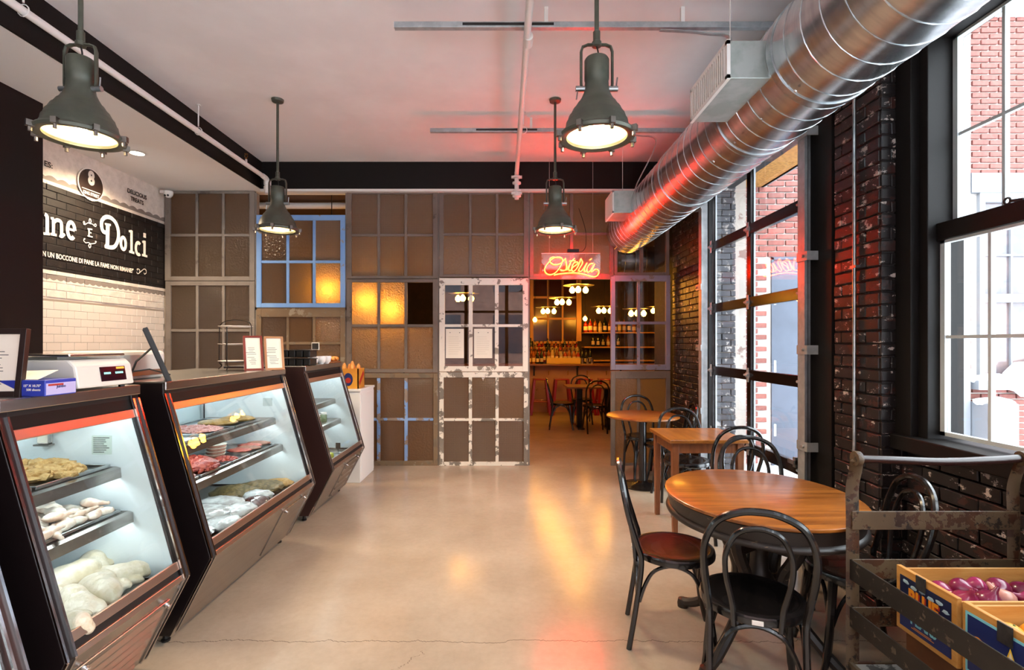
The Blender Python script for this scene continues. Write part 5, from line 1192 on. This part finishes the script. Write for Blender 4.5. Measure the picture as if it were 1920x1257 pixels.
# large round (slightly oval) pedestal table
TX, TY, RX, RY = 1.262, 2.56, .445, .50
rt = thing('round_table', 'large round orange brown pedestal table in the foreground', 'table', (TX, TY, 0))
def oval_lathe(prof, name, mat, n=64): return MB().lathe(prof, (TX, TY, 0), n, sx=RX, sy=RY, cap=False).build(name, mat, rt, smooth=True)
oval_lathe([(.0,.752),(.985,.752),(.997,.749),(1.0,.742),(.992,.735),(.0,.735)], 'table_top', M['table'])
oval_lathe([(.96,.736),(.975,.728),(.965,.70),(.955,.672),(.97,.668),(.985,.662),(.99,.652),(.98,.642),(.93,.638),(.0,.638)], 'edge_moulding', M['dark_wood'])
for a in (35, 125, 215, 305):
    ca, sa = math.cos(D2(a)), math.sin(D2(a)); tn = Vector((-sa, ca, 0))
    pr = [(.13,.64),(.185,.60),(.20,.54),(.165,.46),(.13,.40),(.115,.34),(.13,.27),(.19,.20),(.28,.12),(.37,.055),(.44,.03)]
    pts = catmull([Vector((TX+ca*r, TY+sa*r, z)) for r, z in pr], 4)
    n_ = len(pts); MB().tube(pts, [.034-.010*i/n_ for i in range(n_)], 8, flat=1.0).build('leg', M['dark_wood'], rt, smooth=True)
    MB().lathe([(.0,0),(.03,0),(.032,.02),(.026,.045),(.0,.05)], (TX+ca*.445, TY+sa*.445, 0), 12, cap=False).build('foot', M['dark_wood'], rt, smooth=True)
    MB().obox(Vector((TX+ca*.085, TY+sa*.085, .50)), (ca,sa,0), tn, (0,0,1), .085, .012, .018).build('stretcher', M['dark_wood'], rt, bevel=.004)
MB().lathe([(.0,.24),(.05,.25),(.07,.28),(.075,.33),(.045,.38),(.04,.46),(.06,.52),(.09,.58),(.10,.64)], (TX, TY, 0), 20, cap=False).build('pedestal', M['dark_wood'], rt, smooth=True)
# square table
sq = thing('square_table', 'small square orange brown wooden table by the glazed door', 'table', (1.58, 4.27, 0))
MB().box(1.272, 1.885, 3.98, 4.56, .722, .75).build('table_top', M['table_y'], sq, bevel=.004)
MB().box(1.31, 1.85, 4.02, 4.04, .64, .722).box(1.31, 1.85, 4.50, 4.52, .64, .722).box(1.31, 1.33, 4.04, 4.50, .64, .722).box(1.83, 1.85, 4.04, 4.50, .64, .722).build('apron', M['table_leg'], sq)
for x in (1.325, 1.835):
    for y in (4.035, 4.505): MB().add([(x+dx*w_, y+dy*w_, z) for z, w_ in ((0, .019), (.722, .027)) for dx, dy in ((-1,-1),(1,-1),(1,1),(-1,1))], [(0,3,2,1),(4,5,6,7),(0,1,5,4),(1,2,6,5),(2,3,7,6),(3,0,4,7)]).build('leg', M['table_leg'], sq, bevel=.003)
# small round table
SX, SY = 1.437, 5.41
st_ = thing('small_round_table', 'small round orange table on a black column beside the doorway', 'table', (SX, SY, 0))
MB().lathe([(.0,.752),(.366,.752),(.376,.746),(.376,.732),(.36,.724),(.0,.722)], (SX, SY, 0), 48, cap=False).build('table_top', M['table'], st_, smooth=True)
MB().lathe([(.04,.03),(.04,.70),(.10,.715),(.10,.722)], (SX, SY, 0), 20, cap=False).build('column', M['chair'], st_, smooth=True)
MB().lathe([(.0,.0),(.22,.0),(.225,.012),(.18,.024),(.06,.04),(.04,.06)], (SX, SY, 0), 36, cap=False).build('base', M['chair'], st_, smooth=True)

# ================================================================== STEEL CART WITH CRATES
ct = thing('steel_cart', 'rusty steel slatted cart with curved push handle', 'cart', (1.67, 1.6, 0))
XA, XB2, YE, YN_ = 1.385, 2.03, 2.05, .95
def upr(x, name='upright'):
    pts = catmull([(x, YE, .16), (x, YE, .5), (x, YE, .80), (x, YE+.002, .92), (x, YE-.018, 1.0), (x-.02 if x < 1.7 else x-.02, YE-.055, 1.05)], 5)
    return MB().tube(pts, .027, 6, flat=.35, up=(0,1,0)).build(name, M['rust'], ct, smooth=True)
upr(XA); upr(XB2)
hb = catmull([(XA-.02, YE-.055, 1.052), (XA+.12, YE-.055, 1.047), (XA+.32, YE-.055, 1.040), (XB2-.12, YE-.055, 1.047), (XB2-.02, YE-.055, 1.055)], 6)
MB().tube(hb, .0155, 12).build('push_handle', M['handle'], ct, smooth=True)
for x in (XA-.02, XB2-.02): MB().lathe([(.0,-.012),(.028,-.01),(.030,0),(.028,.01),(.0,.012)], (x, YE-.055, 1.053), 14, ax=(1,0,0), cap=False).build('handle_cap', M['rust'], ct, smooth=True)
for z0, z1 in ((.760, .834), (.565, .643), (.375, .452)): MB().box(XA-.012, XB2+.012, YE-.016, YE-.010, z0, z1).build('end_slat', M['rust'], ct, bevel=.002)
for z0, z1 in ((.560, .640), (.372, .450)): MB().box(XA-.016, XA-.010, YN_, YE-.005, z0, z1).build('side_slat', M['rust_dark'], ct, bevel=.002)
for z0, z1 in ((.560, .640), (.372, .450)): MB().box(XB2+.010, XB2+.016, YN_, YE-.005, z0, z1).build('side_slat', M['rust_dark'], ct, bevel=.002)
for x in (XA, XB2): MB().box(x-.02, x+.02, YN_-.005, YN_, .16, .64).build('post', M['rust'], ct)
MB().box(XA-.01, XB2+.01, YN_, YE, .20, .222).build('deck', M['deck'], ct, bevel=.003)
MB().box(XA-.02, XA-.005, YN_, YE, .155, .23).box(XB2+.005, XB2+.02, YN_, YE, .155, .23).box(XA, XB2, YE-.01, YE, .155, .23).box(XA, XB2, YN_, YN_+.01, .155, .23).build('deck_frame', M['rust'], ct)
for x in (XA+.06, XB2-.06):
    for y in (YN_+.12, YE-.12):
        MB().cyl((x-.016, y, .07), (x+.016, y, .07), .07, 18).build('wheel', M['rubber'], ct, smooth=True); MB().box(x-.024, x-.018, y-.02, y+.02, .07, .2).box(x+.018, x+.024, y-.02, y+.02, .07, .2).box(x-.024, x+.024, y-.03, y+.03, .185, .2).build('caster_fork', M['steel_dark'], ct)
def crate(label, x0, x1, y0, y1, z0, z1, grp='pine fruit crates on the cart'):
    t = thing('fruit_crate', label, 'crate', ((x0+x1)/2, (y0+y1)/2, z0), grp)
    for x in (x0, x1-.016): MB().box(x, x+.016, y0, y1, z0, z1).build('end_board', M['crate_y'], t, bevel=.002)
    for y in (y0, y1-.009): MB().box(x0+.016, x1-.016, y, y+.009, z0+.004, z1-.012).build('side_board', M['crate'], t, bevel=.001)
    MB().box(x0+.016, x1-.016, y0+.009, y1-.009, z0, z0+.008).build('bottom_board', M['crate'], t)
    return t
ZB = .47
low = thing('cardboard_box', 'brown cardboard box on the cart deck under the pear crate', 'box', (1.66, 1.6, .222))
MB().box(1.45, 1.98, 1.36, 1.86, .2225, ZB-.001).build('carton', pm('brown_cardboard', '#5e3418', .7, col2='#6d4020', scale=5), low, bevel=.004); MB().box(1.45, 1.98, 1.595, 1.625, ZB-.001, ZB-.0005).build('tape', M['crate'], low)
c1 = crate('pear crate with dark blue label, full of red onions', 1.425, 1.93, 1.620, 1.872, ZB, .694)
xf = 1.4245
def lab(t, y0, y1, z0, z1, mat, d=.0): return MB().box(xf-.001-d, xf-d, y0, y1, z0, z1).build('label_print', mat, t)
lab(c1, 1.640, 1.853, ZB+.018, .668, M['navy_dark']); lab(c1, 1.640, 1.853, ZB+.018, ZB+.085, M['navy'], .0006)
DN = Vector((0,-1,0))
text('lettering', 'BLUE', M['orangep'], c1, (xf-.002, 1.812, ZB+.108), DN, UZ, width=.125, height=.058, bold=.04, depth=.0005)
text('lettering', 'BLUE', M['redp'], c1, (xf-.0015, 1.807, ZB+.104), DN, UZ, width=.125, height=.058, bold=.05, depth=.0003)
text('lettering', 'PEARS', M['cyan'], c1, (xf-.0022, 1.803, ZB+.045), DN, UZ, width=.108, height=.034, bold=.03, depth=.0005)
MB().box(xf-.0024, xf-.0016, 1.705, 1.80, ZB+.031, ZB+.033).box(xf-.0024, xf-.0016, 1.715, 1.79, ZB+.036, ZB+.038).build('small_print', M['orangep'], c1)
mb = MB()
for cx_, cz in ((1.825,.655),(1.79,.648),(1.755,.652),(1.72,.646),(1.685,.650),(1.66,.632)): blob(mb, (xf-.0015, cx_, cz-.004), (.0008, .014, .007), 2, .5, 3, int(cx_*900))
mb.build('fern_print', pm('pale_blue_print', '#9db4c0', .5), c1)
MB().box(xf-.006, xf-.0015, 1.738, 1.776, .650, .698).build('chalk_tag', M['chalk'], c1)
c2 = crate('crate with yellow pepper label reading OH YES, holding oranges', 1.435, 1.93, 1.335, 1.612, ZB, .690)
xf = 1.4345
lab(c2, 1.352, 1.600, ZB+.012, .668, M['cyan']); lab(c2, 1.360, 1.592, ZB+.020, .660, M['navy'], .0006)
MB().prism([(xf-.003, 1.50, ZB+.03), (xf-.003, 1.455, .632), (xf-.003, 1.40, ZB+.03)], (-.0006, 0, 0)).build('banner_print', M['yellowp'], c2); MB().prism([(xf-.0038, 1.492, ZB+.034), (xf-.0038, 1.454, .622), (xf-.0038, 1.408, ZB+.034)], (-.0006, 0, 0)).build('banner_print', M['cream'], c2)
text('lettering', 'OH', M['redp'], c2, (xf-.0052, 1.451, ZB+.095), DN, UZ, width=.034, height=.030, bold=.03, depth=.0005, align='C')
text('lettering', 'YES!', M['redp'], c2, (xf-.0052, 1.451, ZB+.052), DN, UZ, width=.062, height=.034, bold=.03, depth=.0005, align='C')
for (yy, zz) in ((1.555, .565), (1.375, .565)):
    p = MB(); blob(p, (xf-.0022, yy, zz+.018), (.0012, .024, .024), 2, .12, 2, 1); blob(p, (xf-.0022, yy-.003, zz-.012), (.0012, .016, .028), 2, .1, 2, 2); p.build('pepper_print', M['orangep'], c2)
    l_ = MB(); blob(l_, (xf-.0026, yy-.034, zz-.006), (.001, .012, .034), 2, .1, 2, 3, Matrix.Rotation(.35, 3, 'X')); l_.build('leaf_print', M['greenp'], c2)
MB().box(xf-.006, xf-.0015, 1.448, 1.492, .636, .694).build('chalk_tag', M['chalk'], c2)
# onions
def onion_meshes(mat):
    mb = MB().lathe([(.002,.0),(.012,.003),(.028,.012),(.037,.028),(.036,.042),(.026,.056),(.014,.066),(.008,.076),(.006,.088),(.002,.092)], (0,0,-.034), 20, cap=False)
    for v in mb.v: v *= 1+.04*noise.noise(v*40)
    rt_ = MB()
    for k in range(7): a = k*.9; rt_.tube([(0,0,-.033), (.006*math.cos(a), .006*math.sin(a), -.040), (.010*math.cos(a), .010*math.sin(a), -.044)], .0009, 4)
    return mb.mesh('onion', mat, True), rt_.mesh('root', M['onion_root'])
om, orr = onion_meshes(M['onion']); op_, _ = onion_meshes(M['onion_pale'])
rnd = random.Random(5); oz = .590
on = []
for ix in range(7):
    for iy in range(3): on.append((1.478+.066*ix+rnd.uniform(-.008,.008), 1.668+.078*iy+rnd.uniform(-.01,.01), oz+rnd.uniform(-.006,.014)))
for ix in range(6):
    for iy in range(2): on.append((1.515+.068*ix+rnd.uniform(-.012,.012), 1.70+.085*iy+rnd.uniform(-.012,.012), oz+.050+rnd.uniform(-.006,.012)))
on_lab = ['red onion in lower layer, %s from the label, %s side' % (ORD[ix], ('near', 'middle', 'far')[iy]) for ix in range(7) for iy in range(3)]+['red onion on top, %s from the label, %s side' % (ORD[ix], ('near', 'far')[iy]) for ix in range(6) for iy in range(2)]
for i, (x, y, z) in enumerate(on):
    pale = i in (25,)
    o = thing('red_onion', 'pale skinned onion among the red ones in the pear crate' if pale else on_lab[i], 'onion', (x, y, z), None if pale else 'red onions in the pear crate')
    o.rotation_euler = (rnd.uniform(-1.6,1.6), rnd.uniform(-1.2,1.2), rnd.uniform(0,6.28)); k = rnd.uniform(.92, 1.12); o.scale = (k,)*3
    link('bulb', op_ if pale else om, o); link('root', orr, o)
stuff(tag(MB().box(1.445, 1.91, 1.632, 1.86, ZB+.010, .555).build('onion_layer', M['onion_root']), 'packing straw under the red onions', 'packing'))
stuff(tag(MB().box(1.455, 1.91, 1.348, 1.60, ZB+.010, .575).build('orange_layer', M['onion_root']), 'packing straw under the yellow oranges', 'packing'))
ogm = MB(); blob(ogm, (0,0,0), (.04,.04,.037), 3, .03, 2, 1); ogm = ogm.mesh('orange', M['orange'], True)
for ix in range(5):
    for iy in range(3):
        o = thing('orange', 'yellow orange, %s from the pepper label, %s row' % (ORD[ix], ('near', 'middle', 'far')[iy]), 'orange', (1.525+.08*ix, 1.39+.08*iy, .618+rnd.uniform(-.006,.01)), 'oranges in the crate')
        link('fruit', ogm, o); s_2 = MB().lathe([(.0,.034),(.004,.036),(.003,.039),(0,.039)], (0,0,0), 6, cap=False); link('stem_end', s_2.mesh('stem_end', M['greenp']), o); o.rotation_euler = (rnd.uniform(-1,1), rnd.uniform(-1,1), 0)
# ================================================================== BAR ROOM BEHIND THE PARTITION
bar = thing('bar_counter', 'long wooden bar with scuffed pale front panel beyond doorway', 'bar', (0, 11.4, 0))
MB().box(-4.2, 3.8, 11.05, 11.75, 1.02, 1.06).build('bar_top', M['bar_top'], bar, bevel=.006)
MB().box(-4.2, 3.8, 11.25, 11.35, 0, 1.02).build('front_panel', M['bar_front'], bar)
for x in [-3.2+.95*k for k in range(8)]: MB().box(x-.018, x+.018, 11.10, 11.25, .98, 1.02).box(x-.018, x+.018, 11.22, 11.25, .80, 1.0).build('bracket', M['rubber'], bar)
for x in [.5+.42*k for k in range(5)]: MB().cyl((x, 11.25, .90), (x, 11.19, .90), .012, 6).tube([(x, 11.19, .90), (x, 11.18, .84), (x, 11.20, .82)], .007, 5).build('coat_hook', M['brass'], bar)
# back window
bw = bpy.data.objects.new('window_2', None); COL.objects.link(bw); bw.location = (1.2, 12.45, 1.4); struct(bw, 'tall amber lit interior window with many panes behind the bar')
wx = PX(1000,0,12.45).x, PX(1082,0,12.45).x; wz = PX(0,640,12.45).z, 3.34
MB().box(wx[0]-.08, wx[0], 12.4, 12.5, wz[0], wz[1]).box(wx[1]-.02, wx[1]+.10, 12.4, 12.5, wz[0], wz[1]).box(wx[0], wx[1], 12.4, 12.5, wz[0]-.06, wz[0]).build('window_frame', M['cheese'], bw)
xs = [wx[0]+(wx[1]-wx[0])*k/3 for k in range(4)]; zs = [wz[0], PX(0,598,12.45).z, PX(0,558,12.45).z, wz[1]]
for x in xs[1:-1]: MB().box(x-.02, x+.02, 12.41, 12.48, wz[0], wz[1]).build('muntin', M['cheese'], bw)
for z in zs[1:-1]: MB().box(wx[0], wx[1], 12.415, 12.475, z-.025, z+.025).build('muntin', M['cheese'], bw)
M['dusk'] = pm('dark_reddish_pane', '#3a1812', .15)
for a, b_ in zip(xs, xs[1:]):
    for c, d in zip(zs, zs[1:]): MB().box(a, b_, 12.45, 12.455, c, d).build('pane', M['dusk'], bw)
# shelves
BS = []
for i, (y_, lab_) in enumerate(((624, 'top'), (651, 'middle'), (676, 'lowest'))):
    p = PX(1094, y_, 12.2); s_ = tag(MB().box(p.x, 3.6, 12.05, 12.5, p.z-.02, p.z+.01).build('bottle_shelf', M['crate'], bevel=.003), lab_+' pale wooden bottle shelf behind the bar', 'shelf', 'shelves behind the bar'); BS.append(p.z+.01)
# bottles
def bottle_protos():
    out = {}
    for nm, mat, prof in (('amber', 'bottle_amber', [(.0,0),(.038,0),(.04,.01),(.04,.17),(.03,.20),(.014,.23),(.013,.285),(.0,.286)]), ('dark', 'bottle_dark', [(.0,0),(.036,0),(.037,.01),(.037,.19),(.02,.24),(.013,.26),(.013,.31),(.0,.311)]),
                          ('red', 'bottle_red', [(.0,0),(.042,0),(.044,.01),(.044,.15),(.03,.185),(.015,.20),(.014,.25),(.0,.251)]), ('pale', 'bottle_clear', [(.0,0),(.04,0),(.041,.01),(.041,.16),(.035,.19),(.015,.215),(.014,.27),(.0,.271)])):
        h = prof[-1][1]; r = prof[2][0]
        out[nm] = (MB().lathe(prof, (0,0,0), 12, cap=False).mesh('bottle_glass', M[mat], True), MB().lathe([(r+.0008,.04),(r+.0008,.12)], (0,0,0), 12, cap=False).mesh('bottle_label', M['blabel'], True), MB().lathe([(.0155,h-.03),(.0155,h+.004),(0,h+.004)], (0,0,0), 8, cap=False).mesh('bottle_cap', M['bcap']))
    return out
BP = bottle_protos()
names_ = dict(amber='amber whiskey bottle', dark='dark green wine bottle', red='red liqueur bottle', pale='pale golden spirit bottle')
def bottle(kind, x, y, z, where, grp, k=1.0):
    o = thing('bottle', names_[kind]+', '+where, 'bottle', (x, y, z), names_[kind]+' '+grp); o.scale = (k, k, k*random.uniform(.93,1.12))
    for me, nm in zip(BP[kind], ('glass', 'label', 'cap')): link(nm, me, o)
rnd = random.Random(3)
riser = thing('bottle_riser', 'stepped wooden riser carrying rows of bottles on the bar', 'riser', (1.2, 11.55, 1.06))
for k in range(3): MB().box(.50, 1.66, 11.38+.11*k, 11.49+.11*k, 1.06, 1.10+.10*k).build('step', M['dark_wood'], riser)
for k in range(3):
    for i in range(12):
        bottle(rnd.choice(['amber','amber','dark','pale','red']), .55+.095*i+rnd.uniform(-.008,.008), 11.435+.11*k, 1.10+.10*k, ORD12[i]+' from left in the %s row on the riser' % ('front','middle','back')[k], 'on the bar riser row %d' % k)
for i in range(4): bottle(rnd.choice(['amber','dark']), .50+.09*i, 11.30, 1.06, ORD[i]+' from left, low on the bar beside the cream tray', 'beside tray')
for i in range(3): bottle('dark', 1.68+.09*i, 11.42, 1.06, ORD[i]+' right of the bottle riser on the bar', 'right of riser')
for i, kd in enumerate(['red','red','amber','pale','dark','amber','red','pale','amber','dark','amber','pale']): bottle(kd, PX(1098,0,12.2).x+.115*i, 12.2, BS[0], ORD12[i]+' from left on the top shelf behind the bar', 'on top shelf', 1.15)
for i, kd in enumerate(['dark','dark','dark','amber','dark','dark']): bottle(kd, PX(1112,0,12.2).x+.12*i, 12.2, BS[1], ORD[i]+' from left on the middle shelf behind the bar', 'on middle shelf')
tr_ = thing('cream_tray', 'long cream tray standing on the bar before bottles', 'tray', (1.2, 11.2, 1.06)); a, b_ = PX(1025,0,11.2).x, PX(1088,0,11.2).x
M['cream_box'] = pm('cream_enamel', '#d8b45a', .5)
MB().box(a, b_, 11.16, 11.175, 1.062, 1.19).box(a, b_, 11.265, 11.28, 1.062, 1.19).box(a, a+.015, 11.175, 11.265, 1.062, 1.19).box(b_-.015, b_, 11.175, 11.265, 1.062, 1.19).build('wall', M['cream_box'], tr_); MB().box(a, b_, 11.16, 11.28, 1.06, 1.068).build('base', M['cream_box'], tr_)
for i, x in enumerate((1092, 1102, 1110)):
    p = PX(x, 0, 11.2); t = thing('steel_shaker', ('left', 'middle', 'right')[i]+' steel shaker cup on the bar beside the cream tray', 'shaker', (p.x, 11.2, 1.06), 'shakers on the bar'); MB().lathe([(.0,0),(.03,0),(.042,.12),(.04,.12),(.028,.004),(.0,.004)], (p.x, 11.2, 1.06), 14, cap=False).build('cup', M['chrome'], t, smooth=True); MB().lathe([(.042,.116),(.045,.12),(.042,.124)], (p.x, 11.2, 1.06), 14, cap=False).build('rim', M['chrome'], t)
# stools
def make_stool():
    t = thing('bar_stool', 'red steel bar stool', 'stool', (0,0,0), 'red steel stools')
    MB().box(-.155, .155, -.155, .155, .73, .76).build('seat', M['bar_red'], t, bevel=.012)
    for sx in (-1, 1):
        for sy in (-1, 1):
            MB().add([(sx*(q+dx*.026), sy*(q+dy*.026), z) for z, q in ((0, .20), (.735, .125)) for dx, dy in ((-1,-1),(1,-1),(1,1),(-1,1))], [(0,3,2,1),(4,5,6,7),(0,1,5,4),(1,2,6,5),(2,3,7,6),(3,0,4,7)]).build('leg', M['bar_red'], t, bevel=.004)
    for s in (-1, 1):
        MB().cyl((-.17, s*.17, .28), (.17, s*.17, .28), .009, 6).build('stretcher', M['bar_red'], t); MB().cyl((s*.17, -.17, .28), (s*.17, .17, .28), .009, 6).build('stretcher', M['bar_red'], t)
    return t
sto = make_stool()
for i, (px, lb) in enumerate(((1013, 'red steel bar stool at the left of the doorway view'), (1053, 'red steel bar stool behind the side facing chair'), (1096, 'red steel bar stool behind the bar room table'), (1136, 'red steel bar stool at the right of the doorway view'))):
    o = sto if i == 0 else copy_tree(sto); o.location = (PX(px, 0, 10.9).x, 10.92, 0); o['label'] = lb
for i, (x, y, lb) in enumerate(((-1.52, 6.85, 'red stool added for the red blur behind the pale blue muntin sash'), )):
    o = copy_tree(sto); o.location = (x, y, 0); o['label'] = lb  # stool stands in for an unidentified red shape behind the figured glass
# bar room table and chairs
bt = thing('bar_table', 'brown wooden table beyond the doorway before red stools', 'table', (1.52, 9.2, 0))
MB().box(1.05, 2.05, 8.85, 9.5, .72, .75).build('table_top', M['bar_top'], bt, bevel=.004)
for x in (1.3, 1.8): MB().box(x-.05, x+.05, 9.12, 9.24, .02, .72).box(x-.06, x+.06, 8.92, 9.44, 0, .03).build('leg', M['chair'], bt)
put(ch, False, 1.50, 8.72, 2, 'black bentwood chair beyond the doorway with back to viewer')
put(ch, False, .98, 9.05, -95, 'black bentwood chair beyond the doorway seen from the side')
put(ch, False, 1.42, 9.66, 176, 'black bentwood chair on the far side of bar room table')
# amber lamps
def cluster(px, py, Y, nb, label, grp='amber bulb pendants in the bar room', disc=True, single=False):
    c = PX(px, py, Y); t = thing('amber_pendant', label, 'lamp', c, grp)
    MB().cyl((c.x, Y, c.z+.10), (c.x, Y, ZL), .006, 6).build('stem', M['wire'], t)
    if disc: MB().lathe([(.0,.105),(.26,.085),(.262,.075),(.0,.09)], c, 28, cap=False).build('disc_shade', M['wire'], t, smooth=True)
    for i in range(nb):
        a = i*2*math.pi/max(nb,1)+.4; r = 0 if nb == 1 else .13; p = c+Vector((math.cos(a)*r, math.sin(a)*r*.4, 0))
        MB().lathe([(.012,.055),(.012,.10)], p, 8).build('socket', M['brass'], t)
        MB().lathe([(.0,-.055),(.03,-.045),(.048,-.012),(.046,.015),(.024,.045),(.012,.06)], p, 14, cap=False).build('bulb', M['bulb'], t, smooth=True)
    return t
cluster(1085, 544, 8.6, 3, 'amber bulb cluster nearest the doorway top'); cluster(1055, 567, 9.6, 3, 'amber bulb cluster second from the doorway'); cluster(1028, 584, 10.6, 3, 'amber bulb cluster farthest left over the bar'); cluster(1133, 583, 10.0, 3, 'amber bulb cluster over the top bottle shelf')
cluster(1003, 600, 11.6, 1, 'single amber bulb at the left of bar window', disc=False); cluster(1097, 598, 12.0, 1, 'single amber bulb left of the top bottle shelf', disc=False)
cluster(1195, 588, 9.2, 3, 'amber bulb cluster seen through the lavender sash'); cluster(1235, 583, 10.4, 3, 'farther amber bulb cluster seen through the lavender sash')
cluster(622, 545, 6.46, 1, 'amber bulb glowing behind the blue sash', disc=False); cluster(692, 566, 6.46, 1, 'amber bulb glowing behind the left pane of missing pane sash', disc=False); cluster(738, 582, 6.46, 1, 'amber bulb glowing behind the middle pane of missing pane sash', disc=False)
cluster(870, 560, 8.6, 3, 'amber bulb cluster behind the white sash')
# second duct seen behind the right sash
d2 = thing('cross_duct', 'galvanised cross duct seen behind the small right sash', 'duct', (1.9, 7.3, 2.6))
c = PX(1205, 490, 7.4); MB().tube([(c.x-.35, 7.4, c.z), (c.x+.1, 7.4, c.z), (c.x+.9, 7.4, c.z)], .21, 32).build('pipe', M['duct'], d2, smooth=True)
for k in range(8): MB().lathe([(.212,0),(.216,.004),(.212,.008)], (c.x-.3+.15*k, 7.4, c.z), 32, ax=(1,0,0), cap=False).build('seam', M['galv'], d2)
